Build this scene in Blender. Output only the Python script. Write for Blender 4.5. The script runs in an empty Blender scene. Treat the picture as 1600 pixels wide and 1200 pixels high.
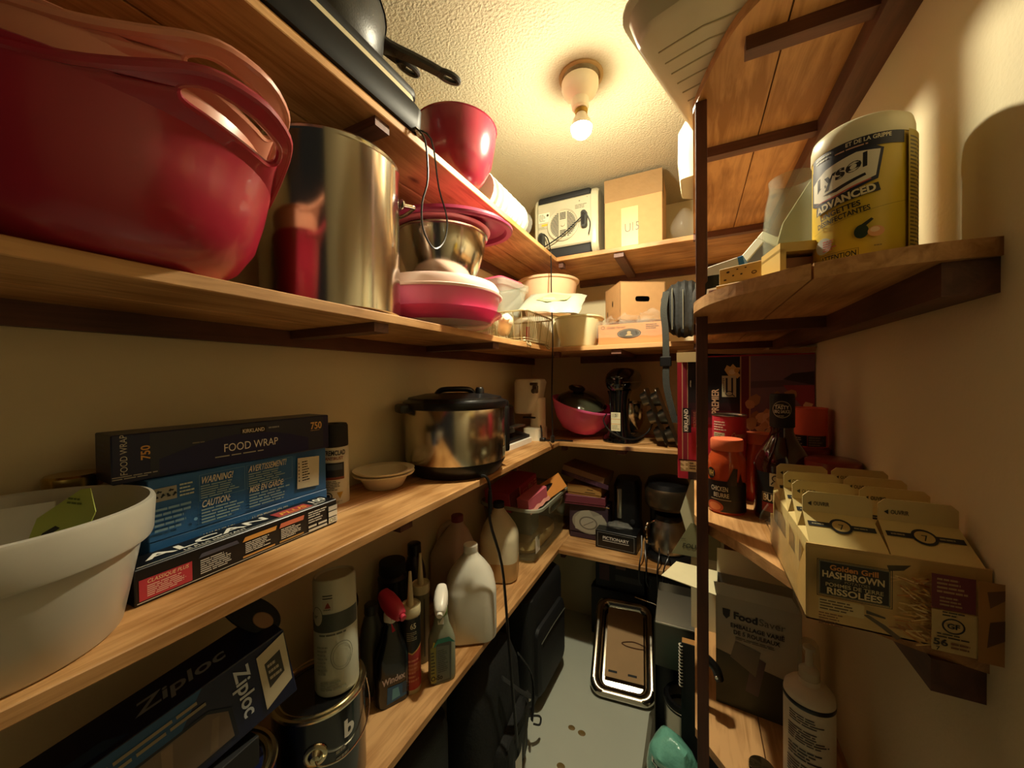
import bpy, bmesh, math, random
from mathutils.bvhtree import BVHTree
from mathutils import Matrix, Vector, Euler, noise
random.seed(7)
PI = math.pi
SC = bpy.context.scene
COL = SC.collection
R = math.radians

# ---------------------------------------------------------------- camera, world, exposure
cam_d = bpy.data.cameras.new('camera')
cam = bpy.data.objects.new('camera', cam_d)
COL.objects.link(cam)
cam_d.sensor_width = 36.0
cam_d.lens = 573.5 / 1600 * 36.0
cam_d.clip_start = 0.01
_y, _p, _r = .4601, -.0142, -.0108
_F = Vector((-math.sin(_y) * math.cos(_p), math.cos(_y) * math.cos(_p), math.sin(_p)))
_R0 = Vector((math.cos(_y), math.sin(_y), 0))
_U0 = _R0.cross(_F)
_Rt = math.cos(_r) * _R0 + math.sin(_r) * _U0
_Up = -math.sin(_r) * _R0 + math.cos(_r) * _U0
H = 1.32
cam.matrix_world = Matrix(((_Rt.x, _Up.x, -_F.x, 0), (_Rt.y, _Up.y, -_F.y, 0), (_Rt.z, _Up.z, -_F.z, H), (0, 0, 0, 1)))
SC.camera = cam
SC.view_settings.view_transform = 'Standard'
SC.view_settings.look = 'None'
SC.view_settings.gamma = 1.0
SC.view_settings.use_curve_mapping = False
SC.view_settings.exposure = 0.0
SC.cycles.diffuse_bounces = 8
SC.cycles.max_bounces = 14
SC.cycles.transparent_max_bounces = 16
BULB = 1650.0
w = bpy.data.worlds.new('dim_hall')
SC.world = w
w.use_nodes = True
w.node_tree.nodes['Background'].inputs[0].default_value = (1.0, .90, .74, 1)
w.node_tree.nodes['Background'].inputs[1].default_value = 0.015

# shelf heights
S4, S3, S2, S1 = .535, 1.026, 1.456, 1.872
CEIL = 2.18
XL, XR, YB = -.86, .275, 2.0
TH = .019

# ---------------------------------------------------------------- materials
def lin(h):
    h = h.lstrip('#')
    c = [int(h[i:i + 2], 16) / 255 for i in (0, 2, 4)]
    return tuple(x / 12.92 if x <= .04045 else ((x + .055) / 1.055) ** 2.4 for x in c) + (1,)

_mats = {}
def M(name, hexc, rough=.5, metal=0.0, var=.12, vs=14, bump=0.0, bs=120, clear=0.0, trans=0.0, emit=0.0, stretch=None, spec=.5, coat=0.0):
    """noise-varied principled surface; clear mixes in see-through, trans lets light through"""
    if name in _mats:
        return _mats[name]
    m = bpy.data.materials.new(name)
    _mats[name] = m
    m.use_nodes = True
    nt = m.node_tree
    N, L = nt.nodes, nt.links
    b = N['Principled BSDF']
    b.inputs['Roughness'].default_value = rough
    b.inputs['Metallic'].default_value = metal
    b.inputs['Specular IOR Level'].default_value = spec
    b.inputs['Coat Weight'].default_value = coat
    if trans:
        b.inputs['Transmission Weight'].default_value = trans
    tc = N.new('ShaderNodeTexCoord')
    mp = N.new('ShaderNodeMapping')
    L.new(tc.outputs['Object'], mp.inputs[0])
    if stretch:
        mp.inputs['Scale'].default_value = stretch
    nz = N.new('ShaderNodeTexNoise')
    nz.inputs['Scale'].default_value = vs
    nz.inputs['Detail'].default_value = 5
    L.new(mp.outputs[0], nz.inputs['Vector'])
    c = lin(hexc)
    mx = N.new('ShaderNodeMix')
    mx.data_type = 'RGBA'
    mx.inputs[6].default_value = tuple(min(1, x * (1 - var)) for x in c[:3]) + (1,)
    mx.inputs[7].default_value = tuple(min(1, x * (1 + var)) for x in c[:3]) + (1,)
    L.new(nz.outputs[0], mx.inputs[0])
    L.new(mx.outputs[2], b.inputs['Base Color'])
    if bump:
        n2 = N.new('ShaderNodeTexNoise')
        n2.inputs['Scale'].default_value = bs
        n2.inputs['Detail'].default_value = 3
        L.new(mp.outputs[0], n2.inputs['Vector'])
        bp = N.new('ShaderNodeBump')
        bp.inputs['Strength'].default_value = bump
        bp.inputs['Distance'].default_value = .004
        L.new(n2.outputs[0], bp.inputs['Height'])
        L.new(bp.outputs[0], b.inputs['Normal'])
    if emit:
        b.inputs['Emission Color'].default_value = (1, .90, .64, 1)
        b.inputs['Emission Strength'].default_value = emit
    if clear:
        tr = N.new('ShaderNodeBsdfTransparent')
        tr.inputs[0].default_value = tuple(.6 + .4 * x for x in c[:3]) + (1,)
        ms = N.new('ShaderNodeMixShader')
        ms.inputs[0].default_value = clear
        L.new(b.outputs[0], ms.inputs[1])
        L.new(tr.outputs[0], ms.inputs[2])
        L.new(ms.outputs[0], N['Material Output'].inputs[0])
    return m

def wood(name, dark, light, axis=1, knots=True, rough=.55):
    if name in _mats:
        return _mats[name]
    m = bpy.data.materials.new(name)
    _mats[name] = m
    m.use_nodes = True
    nt = m.node_tree
    N, L = nt.nodes, nt.links
    b = N['Principled BSDF']
    b.inputs['Roughness'].default_value = rough
    tc = N.new('ShaderNodeTexCoord')
    mp = N.new('ShaderNodeMapping')
    s = [1.0, 1.0, 1.0]
    s[axis] = .09
    mp.inputs['Scale'].default_value = s
    L.new(tc.outputs['Object'], mp.inputs[0])
    nz = N.new('ShaderNodeTexNoise')
    nz.inputs['Scale'].default_value = 55
    nz.inputs['Detail'].default_value = 7
    nz.inputs['Roughness'].default_value = .6
    nz.inputs['Distortion'].default_value = .8
    L.new(mp.outputs[0], nz.inputs['Vector'])
    n3 = N.new('ShaderNodeTexNoise')
    n3.inputs['Scale'].default_value = 5
    n3.inputs['Detail'].default_value = 2
    L.new(tc.outputs['Object'], n3.inputs['Vector'])
    ad = N.new('ShaderNodeMath')
    ad.operation = 'ADD'
    L.new(nz.outputs[0], ad.inputs[0])
    L.new(n3.outputs[0], ad.inputs[1])
    rp = N.new('ShaderNodeValToRGB')
    rp.color_ramp.elements[0].position = .39
    rp.color_ramp.elements[0].color = lin(dark)
    rp.color_ramp.elements[1].position = .59
    rp.color_ramp.elements[1].color = lin(light)
    hf = N.new('ShaderNodeMath')
    hf.operation = 'MULTIPLY'
    hf.inputs[1].default_value = .5
    L.new(ad.outputs[0], hf.inputs[0])
    L.new(hf.outputs[0], rp.inputs[0])
    out = rp.outputs[0]
    if knots:
        v = N.new('ShaderNodeTexVoronoi')
        v.inputs['Scale'].default_value = 9
        mp2 = N.new('ShaderNodeMapping')
        s2 = [1.0, 1.0, .2]
        s2[axis] = .5
        mp2.inputs['Scale'].default_value = s2
        L.new(tc.outputs['Object'], mp2.inputs[0])
        L.new(mp2.outputs[0], v.inputs['Vector'])
        kr = N.new('ShaderNodeValToRGB')
        kr.color_ramp.elements[0].position = .05
        kr.color_ramp.elements[0].color = (1, 1, 1, 1)
        kr.color_ramp.elements[1].position = .13
        kr.color_ramp.elements[1].color = (0, 0, 0, 1)
        L.new(v.outputs['Distance'], kr.inputs[0])
        sep = N.new('ShaderNodeSeparateColor')
        L.new(v.outputs['Color'], sep.inputs[0])
        gt = N.new('ShaderNodeMath')
        gt.operation = 'GREATER_THAN'
        gt.inputs[1].default_value = .72
        L.new(sep.outputs[0], gt.inputs[0])
        ml = N.new('ShaderNodeMath')
        ml.operation = 'MULTIPLY'
        L.new(kr.outputs[0], ml.inputs[0])
        L.new(gt.outputs[0], ml.inputs[1])
        mx = N.new('ShaderNodeMix')
        mx.data_type = 'RGBA'
        L.new(ml.outputs[0], mx.inputs[0])
        L.new(out, mx.inputs[6])
        mx.inputs[7].default_value = lin('4a2712')
        out = mx.outputs[2]
    L.new(out, b.inputs['Base Color'])
    bp = N.new('ShaderNodeBump')
    bp.inputs['Strength'].default_value = .15
    bp.inputs['Distance'].default_value = .002
    L.new(nz.outputs[0], bp.inputs['Height'])
    L.new(bp.outputs[0], b.inputs['Normal'])
    return m

def ink(hexc, rough=.45):
    return M('ink_' + hexc.lstrip('#') + ('' if rough == .45 else '_g'), hexc, rough, var=.05, vs=60)

# ---------------------------------------------------------------- mesh helpers
class MB:
    def __init__(s, mat=None):
        s.v, s.f, s.mi, s.sm, s.mats = [], [], [], [], []
        s.cur = mat
    def slot(s, mat):
        mat = mat or s.cur
        if mat not in s.mats:
            s.mats.append(mat)
        return s.mats.index(mat)
    def add(s, vs, fs, mat=None, smooth=False, T=None):
        o = len(s.v)
        k = s.slot(mat)
        s.v += [tuple(T @ Vector(p)) for p in vs] if T else [tuple(p) for p in vs]
        for f in fs:
            s.f.append(tuple(i + o for i in f))
            s.mi.append(k)
            s.sm.append(smooth)
        return s
    def box(s, x0, x1, y0, y1, z0, z1, mat=None, bev=0.0, T=None, seg=1):
        vs = [(x, y, z) for z in (z0, z1) for y in (y0, y1) for x in (x0, x1)]
        fs = [(0, 2, 3, 1), (4, 5, 7, 6), (0, 1, 5, 4), (2, 6, 7, 3), (0, 4, 6, 2), (1, 3, 7, 5)]
        if not bev:
            return s.add(vs, fs, mat, False, T)
        bm = bmesh.new()
        bv = [bm.verts.new(p) for p in vs]
        for f in fs:
            bm.faces.new([bv[i] for i in f])
        bmesh.ops.bevel(bm, geom=list(bm.edges), offset=bev, segments=seg, profile=.5, affect='EDGES')
        return s.frombm(bm, mat, seg > 1, T)
    def frombm(s, bm, mat=None, smooth=False, T=None):
        bm.verts.index_update()
        vs = [tuple(v.co) for v in bm.verts]
        fs = [tuple(v.index for v in f.verts) for f in bm.faces]
        bm.free()
        return s.add(vs, fs, mat, smooth, T)
    def lathe(s, prof, mat=None, seg=32, T=None, closed=True, sx=1, sy=1):
        vs, fs = [], []
        n = len(prof)
        for k in range(seg):
            a = 2 * PI * k / seg
            for r, z in prof:
                vs.append((r * math.cos(a) * sx, r * math.sin(a) * sy, z))
        for k in range(seg):
            k2 = (k + 1) % seg
            for i in range(n - 1):
                fs.append((k * n + i, k2 * n + i, k2 * n + i + 1, k * n + i + 1))
        if closed:
            if prof[0][0] > 1e-6:
                fs.append(tuple(k * n for k in reversed(range(seg))))
            if prof[-1][0] > 1e-6:
                fs.append(tuple(k * n + n - 1 for k in range(seg)))
        return s.add(vs, fs, mat, True, T)
    def tube(s, pts, r, mat=None, seg=8, closed=False, smooth=4, T=None, flat=None):
        P = [Vector(p) for p in pts]
        if smooth and len(P) > 2:
            Q = []
            n = len(P)
            rng = range(n if closed else n - 1)
            for i in rng:
                p0 = P[(i - 1) % n] if (closed or i > 0) else P[0]
                p1, p2 = P[i], P[(i + 1) % n]
                p3 = P[(i + 2) % n] if (closed or i + 2 < n) else P[-1]
                for t in range(smooth):
                    u = t / smooth
                    Q.append(.5 * (2 * p1 + (p2 - p0) * u + (2 * p0 - 5 * p1 + 4 * p2 - p3) * u * u + (3 * p1 - p0 - 3 * p2 + p3) * u ** 3))
            if not closed:
                Q.append(P[-1])
            P = Q
        n = len(P)
        vs, fs = [], []
        up = Vector((0, 0, 1))
        prev = None
        for i in range(n):
            a = P[(i - 1) % n] if (closed or i) else P[0]
            b = P[(i + 1) % n] if (closed or i < n - 1) else P[-1]
            t = (b - a)
            t = t.normalized() if t.length > 1e-9 else Vector((0, 0, 1))
            if prev is None:
                x = t.cross(up)
                if x.length < .05:
                    x = t.cross(Vector((1, 0, 0)))
            else:
                x = prev - t * prev.dot(t)
            x.normalize()
            prev = x
            y = t.cross(x)
            rr = r[min(len(r) - 1, int(i * len(r) / n))] if isinstance(r, (list, tuple)) else r
            fx, fy = flat or (1, 1)
            for k in range(seg):
                an = 2 * PI * k / seg
                vs.append(P[i] + x * math.cos(an) * rr * fx + y * math.sin(an) * rr * fy)
        m = n if closed else n - 1
        for i in range(m):
            j = (i + 1) % n
            for k in range(seg):
                k2 = (k + 1) % seg
                fs.append((i * seg + k, i * seg + k2, j * seg + k2, j * seg + k))
        if not closed:
            fs.append(tuple(reversed(range(seg))))
            fs.append(tuple((n - 1) * seg + k for k in range(seg)))
        return s.add(vs, fs, mat, True, T)
    def loft(s, rings, mat=None, cap0=True, cap1=True, smooth=True, T=None):
        n = len(rings[0])
        vs = [p for r in rings for p in r]
        fs = []
        for i in range(len(rings) - 1):
            for k in range(n):
                k2 = (k + 1) % n
                fs.append((i * n + k, i * n + k2, (i + 1) * n + k2, (i + 1) * n + k))
        if cap0:
            fs.append(tuple(reversed(range(n))))
        if cap1:
            fs.append(tuple((len(rings) - 1) * n + k for k in range(n)))
        return s.add(vs, fs, mat, smooth, T)
    def prism(s, poly, z0, z1, mat=None, T=None, smooth=False):
        n = len(poly)
        vs = [(x, y, z0) for x, y in poly] + [(x, y, z1) for x, y in poly]
        fs = [tuple(reversed(range(n))), tuple(range(n, 2 * n))]
        for k in range(n):
            k2 = (k + 1) % n
            fs.append((k, k2, n + k2, n + k))
        return s.add(vs, fs, mat, smooth, T)
    def sphere(s, c, r, mat=None, seg=20, rings=12, T=None, sc=(1, 1, 1)):
        prof = [(max(0, math.sin(PI * i / rings)) * r, -math.cos(PI * i / rings) * r) for i in range(rings + 1)]
        prof[0] = (0, -r)
        prof[-1] = (0, r)
        TT = Matrix.Translation(c) @ Matrix.Diagonal((*sc, 1))
        return s.lathe(prof, mat, seg, (T @ TT) if T else TT)
    def sheet(s, f, nu, nv, mat=None, smooth=True, T=None):
        vs = [f(i / nu, j / nv) for j in range(nv + 1) for i in range(nu + 1)]
        fs = [(j * (nu + 1) + i, j * (nu + 1) + i + 1, (j + 1) * (nu + 1) + i + 1, (j + 1) * (nu + 1) + i) for j in range(nv) for i in range(nu)]
        return s.add(vs, fs, mat, smooth, T)
    def crumple(s, amp, sc, seed=0):
        o = Vector((seed * 3.1, seed * 1.7, seed * .9))
        s.v = [tuple(Vector(p) + noise.noise_vector(Vector(p) * sc + o) * amp) for p in s.v]
        return s

def rrect(w, d, r, z, n=5, cx=0, cy=0):
    r = min(r, w / 2 - 1e-4, d / 2 - 1e-4)
    out = []
    for qx, qy, a0 in ((1, 1, 0), (-1, 1, 90), (-1, -1, 180), (1, -1, 270)):
        for k in range(n + 1):
            a = R(a0 + 90 * k / n)
            out.append((cx + qx * (w / 2 - r) + r * math.cos(a), cy + qy * (d / 2 - r) + r * math.sin(a), z))
    return out

def TR(loc=(0, 0, 0), rx=0, ry=0, rz=0):
    return Matrix.Translation(loc) @ Euler((R(rx), R(ry), R(rz))).to_matrix().to_4x4()

def mesh_of(name, mb, sharp=38):
    me = bpy.data.meshes.new(name)
    me.from_pydata(mb.v, [], mb.f)
    for m in mb.mats:
        me.materials.append(m)
    me.polygons.foreach_set('material_index', mb.mi)
    me.polygons.foreach_set('use_smooth', mb.sm)
    me.update()
    if any(mb.sm):
        me.set_sharp_from_angle(angle=R(sharp))
    return me

def part(name, mb, parent=None, loc=(0, 0, 0), rot=(0, 0, 0), label=None, **kw):
    o = bpy.data.objects.new(name, mesh_of(name, mb))
    COL.objects.link(o)
    o.location = loc
    o.rotation_euler = [R(a) for a in rot]
    if parent:
        o.parent = parent
    if label:
        o['label'] = label
    for k, v in kw.items():
        o[k] = v
    return o

def thing(name, label, cat, loc=(0, 0, 0), rz=0, rx=0, ry=0, group=None):
    o = bpy.data.objects.new(name, None)
    o.empty_display_size = .02
    COL.objects.link(o)
    o.location = loc
    o.rotation_euler = (R(rx), R(ry), R(rz))
    o['label'] = label
    o['category'] = cat
    if group:
        o['group'] = group
    return o

def solo(name, label, cat, mb, loc=(0, 0, 0), rz=0, rx=0, ry=0, group=None):
    o = part(name, mb, None, loc, (rx, ry, rz))
    o['label'] = label
    o['category'] = cat
    if group:
        o['group'] = group
    return o

def struct(name, mb, loc=(0, 0, 0)):
    o = part(name, mb, None, loc)
    o['kind'] = 'structure'
    return o

# ---------------------------------------------------------------- printing on faces
_tx = {}
def text_geo(st, bold=0.0):
    k = (st, bold)
    if k not in _tx:
        cu = bpy.data.curves.new('lettering', 'FONT')
        cu.body = st
        cu.size = 1
        cu.resolution_u = 3
        cu.offset = bold
        ob = bpy.data.objects.new('lettering', cu)
        me = bpy.data.meshes.new_from_object(ob)
        vs = [(v.co.x, v.co.y) for v in me.vertices]
        fs = [tuple(p.vertices) for p in me.polygons]
        bpy.data.objects.remove(ob)
        bpy.data.curves.remove(cu)
        bpy.data.meshes.remove(me)
        wd = max([x for x, y in vs] or [0])
        _tx[k] = (vs, fs, wd)
    return _tx[k]

def flat(o, u, v):
    o, u, v = Vector(o), Vector(u), Vector(v)
    n = u.cross(v)
    f = lambda a, b, h: o + u * a + v * b + n * h
    f.curved = False
    return f

def wrap(rad, az=-90, z=0, cone=0.0, sx=1, sy=1):
    def f(a, b, h):
        rr = rad + cone * b + h
        an = R(az) + a / rad
        return Vector((rr * math.cos(an) * sx, rr * math.sin(an) * sy, z + b))
    f.curved = True
    return f

def front(w, d, z=0): return flat((-w / 2, -d / 2, z), (1, 0, 0), (0, 0, 1))
def topf(w, d, h): return flat((-w / 2, -d / 2, h), (1, 0, 0), (0, 1, 0))
def leftf(w, d, z=0): return flat((-w / 2, d / 2, z), (0, -1, 0), (0, 0, 1))
def rightf(w, d, z=0): return flat((w / 2, -d / 2, z), (0, 1, 0), (0, 0, 1))

def prt(parent, name, fr, items, label=None, h0=.0005, dh=.00012):
    mb = MB()
    rnd = random.Random(len(items) * 31 + len(name))
    h = h0
    def poly(pts, col, hh):
        if fr.curved:
            bm = bmesh.new()
            bm.faces.new([bm.verts.new((a, b, 0)) for a, b in pts])
            us = [a for a, b in pts]
            c = math.floor(min(us) / .004) * .004 + .004
            while c < max(us):
                bmesh.ops.bisect_plane(bm, geom=list(bm.verts) + list(bm.edges) + list(bm.faces), plane_co=(c, 0, 0), plane_no=(1, 0, 0))
                c += .004
            bmesh.ops.triangulate(bm, faces=list(bm.faces))
            bm.normal_update()
            bm.verts.index_update()
            mb.add([fr(v.co.x, v.co.y, hh) for v in bm.verts], [tuple(v.index for v in (f.verts if f.normal.z > 0 else reversed(f.verts))) for f in bm.faces], ink(col), True)
            bm.free()
            return
        mb.add([fr(a, b, hh) for a, b in pts], [tuple(range(len(pts)))], ink(col))
    def rect(u0, v0, u1, v1, col, hh):
        n = max(1, math.ceil(abs(u1 - u0) / .004)) if fr.curved else 1
        vs, fs = [], []
        for i in range(n + 1):
            a = u0 + (u1 - u0) * i / n
            vs += [fr(a, v0, hh), fr(a, v1, hh)]
        for i in range(n):
            fs.append((2 * i, 2 * i + 2, 2 * i + 3, 2 * i + 1))
        mb.add(vs, fs, ink(col), fr.curved)
    for it in items:
        k = it[0]
        h += dh
        if k == 'r':
            rect(*it[1:5], it[5], h)
        elif k == 'p':
            poly(it[1], it[2], h)
        elif k == 't':
            _, u, v, size, st, col = it[:6]
            o = it[6] if len(it) > 6 else {}
            vs, fs, wd = text_geo(st, o.get('b', 0))
            sc = size / .70
            sx = sc * o.get('xs', 1)
            if 'w' in o:
                sx = o['w'] / max(wd, 1e-6)
            off = {'l': 0, 'c': -wd / 2, 'r': -wd}[o.get('a', 'l')]
            ro = R(o.get('rot', 0))
            sh = o.get('sh', 0)
            ca, sa = math.cos(ro), math.sin(ro)
            out = []
            for x, y in vs:
                X, Y = (x + off) * sx + sh * y * sc, y * sc
                out.append(fr(u + X * ca - Y * sa, v + X * sa + Y * ca, h))
            mb.add(out, fs, ink(col))
        elif k == 'L':
            _, u0, v0, u1, v1, n, col = it[:7]
            st = (v1 - v0) / n
            for i in range(n):
                e = u0 + (u1 - u0) * rnd.uniform(.62, 1.0)
                a = u0
                while a < e - 1e-5:
                    b = min(e, a + (u1 - u0) * rnd.uniform(.12, .4))
                    rect(a, v1 - (i + .72) * st, b, v1 - (i + .25) * st, col, h)
                    a = b + (u1 - u0) * .03
        elif k in 'de':
            _, u, v, ru, rv, col = it
            poly([(u + ru * math.cos(2 * PI * i / 24), v + rv * math.sin(2 * PI * i / 24)) for i in range(24)], col, h)
        elif k == 'o':
            _, u, v, ru, rv, t, col = it
            vs, fs = [], []
            for i in range(28):
                a = 2 * PI * i / 28
                vs += [fr(u + ru * math.cos(a), v + rv * math.sin(a), h), fr(u + (ru - t) * math.cos(a), v + (rv - t) * math.sin(a), h)]
                j = (i + 1) % 28
                fs.append((2 * i, 2 * j, 2 * j + 1, 2 * i + 1))
            mb.add(vs, fs, ink(col))
        elif k == 'b':
            _, u0, v0, u1, v1, col = it
            a = u0
            while a < u1:
                b = rnd.uniform(.03, .09) * (u1 - u0)
                rect(a, v0, min(u1, a + b), v1, col, h)
                a += b + rnd.uniform(.03, .08) * (u1 - u0)
        elif k == 'f':
            _, u0, v0, u1, v1, t, col = it
            rect(u0, v0, u1, v0 + t, col, h)
            rect(u0, v1 - t, u1, v1, col, h)
            rect(u0, v0, u0 + t, v1, col, h)
            rect(u1 - t, v0, u1, v1, col, h)
    return part(name, mb, parent, label=label)

def recyc(u, v, s, col):
    """three chasing arrows"""
    out = []
    for k in range(3):
        a = R(90 + 120 * k)
        p = lambda r, d: (u + r * s * math.cos(a + R(d)), v + r * s * math.sin(a + R(d)))
        out.append(('p', [p(.9, -38), p(.95, 8), p(.55, 8), p(.5, -38)], col))
        out.append(('p', [p(1.15, 8), p(.75, 48), p(.35, 8)], col))
    return out

# common materials
W_SH = wood('pine_board_along', '94642f', 'd0a068', 1)
W_SX = wood('pine_board_across', '94642f', 'd0a068', 0)
W_DK = wood('pine_stud', '4a2a20', '6b3f2e', 2)
W_CL = wood('pine_cleat', '4e3126', '704837', 1)
W_CX = wood('pine_cleat_across', '4e3126', '704837', 0)
BLK = M('black_plastic', '0d0d0e', .35, var=.2)
BLKM = M('black_matte', '101011', .7, var=.25)
STEEL = M('brushed_steel', 'c9c4b8', .16, 1.0, var=.06, vs=20, stretch=(1, 1, .05))
STEEL2 = M('satin_steel', 'b8b2a4', .28, 1.0, var=.08)
CHROME = M('chrome', 'dcd9d0', .08, 1.0, var=.02)
WHT = M('white_plastic', 'e8e3d4', .35)
CREAM = M('cream_plastic', 'e6dcc0', .4)
CARD = M('cardboard', 'b98f5e', .8, var=.1, vs=40)
CARD_D = M('cardboard_inside', '9a744a', .85)
CLR = M('clear_plastic', 'e9ecdf', .12, clear=.84)
FILM = M('clear_film', 'f2f0e4', .1, clear=.90, bump=.6, bs=60)
GLASS = M('thin_glass', 'e4e8da', .05, clear=.90)
NAVY = M('navy_carton', '141a3c', .4)
# ---------------------------------------------------------------- room
wl = M('beige_wall_paint', 'dccfa8', .75, var=.05, vs=3, bump=.12, bs=160)
wc = M('stippled_ceiling', 'b3a88c', .85, var=.04, vs=4, bump=1.0, bs=150)
wf = M('grey_green_floor_paint', 'c2c6b6', .35, var=.06, vs=5)
Y0 = -.55
struct('wall_left', MB(wl).box(XL - .1, XL, Y0, YB + .1, -.05, CEIL + .1))
struct('wall_back', MB(wl).box(XL, XR, YB, YB + .1, -.05, CEIL + .1))
struct('wall_right', MB(wl).box(XR, XR + .1, Y0, YB + .1, -.05, CEIL + .1))
fl = struct('floor', MB(wf).box(XL, XR, Y0, YB, -.05, 0))
struct('ceiling', MB(wc).box(XL, XR, Y0, YB, CEIL, CEIL + .1))
stn = M('dried_brown_stain', '7a6234', .5, var=.3, vs=60)
for i, (x, y, r) in enumerate(((-.418, 1.319, .011), (-.378, 1.315, .012), (-.41, 1.17, .012))):
    part('stain', MB(stn).lathe([(r * 1.1, 0), (r, .0006), (0, .0008)], seg=14, sx=1.1, sy=.9), fl, (x, y, 0))

# ceiling lamp
lx, ly = -.286, 1.042
lamp = thing('ceiling_lamp', 'bare glowing bulb in a white porcelain lampholder on the ceiling', 'lamp', (lx, ly, CEIL))
part('junction_box', MB(M('box_plaster', 'a98a5a', .8)).lathe([(.062, 0), (.062, -.004), (.054, -.006), (.050, -.001)], closed=False), lamp)
part('lampholder', MB(M('porcelain', 'efe6cf', .3)).lathe([(.047, -.012), (.052, -.016), (.052, -.030), (.046, -.045), (.030, -.058), (.024, -.062), (.024, -.086), (.020, -.090), (0, -.090)]), lamp, (-.002, -.004, -.004))
part('socket_ring', MB(M('brass_ring', 'b08d45', .3, 1.0)).lathe([(.017, -.093), (.019, -.096), (.017, -.105), (0, -.105)]), lamp)
part('bulb_light_guard', MB(M('light_guard_white', 'efe8d8', .4)).lathe([(.013, -.100), (.015, -.108), (.022, -.120), (.0285, -.134), (.0305, -.142), (.0300, -.1435), (0, -.1435)], seg=28), lamp)  # opaque collar added so less of the bulb's direct light hits the ceiling
part('light_bulb', MB(M('lit_bulb', 'fff0d0', .3, emit=BULB)).lathe([(0, -.1438), (.0295, -.1438), (.0295, -.148), (.026, -.159), (.016, -.169), (0, -.172)], seg=28), lamp, label='glowing bulb dome')

# ---------------------------------------------------------------- shelves
def shelf(label, group):
    return thing('wall_shelf', label, 'shelf', (0, 0, 0), group=group)

def left_shelf(z, label, braces, yb):
    t = shelf(label, 'shelves on the left wall')
    for x0, x1 in ((-.86, -.713), (-.709, -.56)):
        part('plank', MB(W_SH).box(x0, x1, Y0 + .05, YB, z - TH, z, bev=.0015), t)
    part('wall_cleat', MB(W_CL).box(XL, XL + .02, Y0 + .05, YB, z - TH - .036, z - TH), t)
    for y in braces:
        part('brace', MB(W_CX).box(XL + .02, -.572, y - .019, y + .019, z - TH - .019, z - TH), t)
    return t

left_shelf(S1, 'long pine shelf by the ceiling on the left wall', (.567, 1.08), 1.6)
left_shelf(S2, 'long pine shelf on the left wall holding the stockpot', (.556, 1.04), 1.53)
left_shelf(S3, 'long pine shelf on the left wall holding the pressure cooker', (.62, 1.2), 1.615)
left_shelf(S4, 'lowest long pine shelf on the left wall holding jugs and paint cans', (.9,), 1.59)

def back_shelf(z, y0, label):
    t = shelf(label, 'shelves on the back wall')
    n = 3
    wd = (YB - y0) / n
    for k in range(n):
        part('plank', MB(W_SX).box(-.5595, XR, y0 + wd * k, y0 + wd * (k + 1) - (.004 if k < n - 1 else 0), z - TH, z, bev=.0015), t)
    part('wall_cleat', MB(W_CX).box(-.559, XR, YB - .02, YB, z - TH - .036, z - TH), t)
    part('brace', MB(W_CL).box(-.305, -.265, y0 + .012, YB - .02, z - TH - .019, z - TH), t)
    part('end_block', MB(W_CX).box(-.556, -.535, y0 + .02, y0 + .055, z - TH - .024, z - TH), t)

back_shelf(S1, 1.60, 'topmost pine shelf on the back wall under the taped box')
back_shelf(S2, 1.53, 'pine shelf on the back wall under the orange carton')
back_shelf(S3, 1.615, 'pine shelf on the back wall under the stand mixer')
back_shelf(S4, 1.59, 'lowest pine shelf on the back wall under the coffee maker')

def clip_poly(arc, xa, xb, yend):
    """part of the arc shelf between xa and xb, as polygon"""
    def yat(x):
        for (x0, y0), (x1, y1) in zip(arc, arc[1:]):
            if x0 <= x <= x1:
                return y0 + (y1 - y0) * (x - x0) / (x1 - x0)
        return arc[-1][1]
    pts = [(xa, yat(xa))] + [p for p in arc if xa < p[0] < xb] + [(xb, yat(xb))]
    return [(xb, yend), (xa, yend)] + pts

def right_shelf(z, yend, arc, label, braces):
    t = shelf(label, 'curved shelves on the right wall')
    fine = []
    for i in range(len(arc) - 1):
        p0, p1, p2, p3 = arc[max(0, i - 1)], arc[i], arc[i + 1], arc[min(len(arc) - 1, i + 2)]
        for k in range(4):
            u = k / 4
            fine.append(tuple(.5 * (2 * p1[j] + (p2[j] - p0[j]) * u + (2 * p0[j] - 5 * p1[j] + 4 * p2[j] - p3[j]) * u * u + (3 * p1[j] - p0[j] - 3 * p2[j] + p3[j]) * u ** 3) for j in (0, 1)))
    fine.append(arc[-1])
    for xa, xb in ((0.0, .128), (.1305, XR)):
        part('plank', MB(W_SH).prism(clip_poly(fine, xa, xb, yend - .002), z - TH, z), t)
    ya = arc[-1][1] + .004
    part('wall_cleat', MB(W_CL).box(XR - .042, XR, ya, yend, z - TH - .036, z - TH), t)
    for x0, x1, y in braces:
        part('brace', MB(W_CX).box(x0, x1, y - .012, y + .012, z - TH - .022, z - TH), t)

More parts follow.
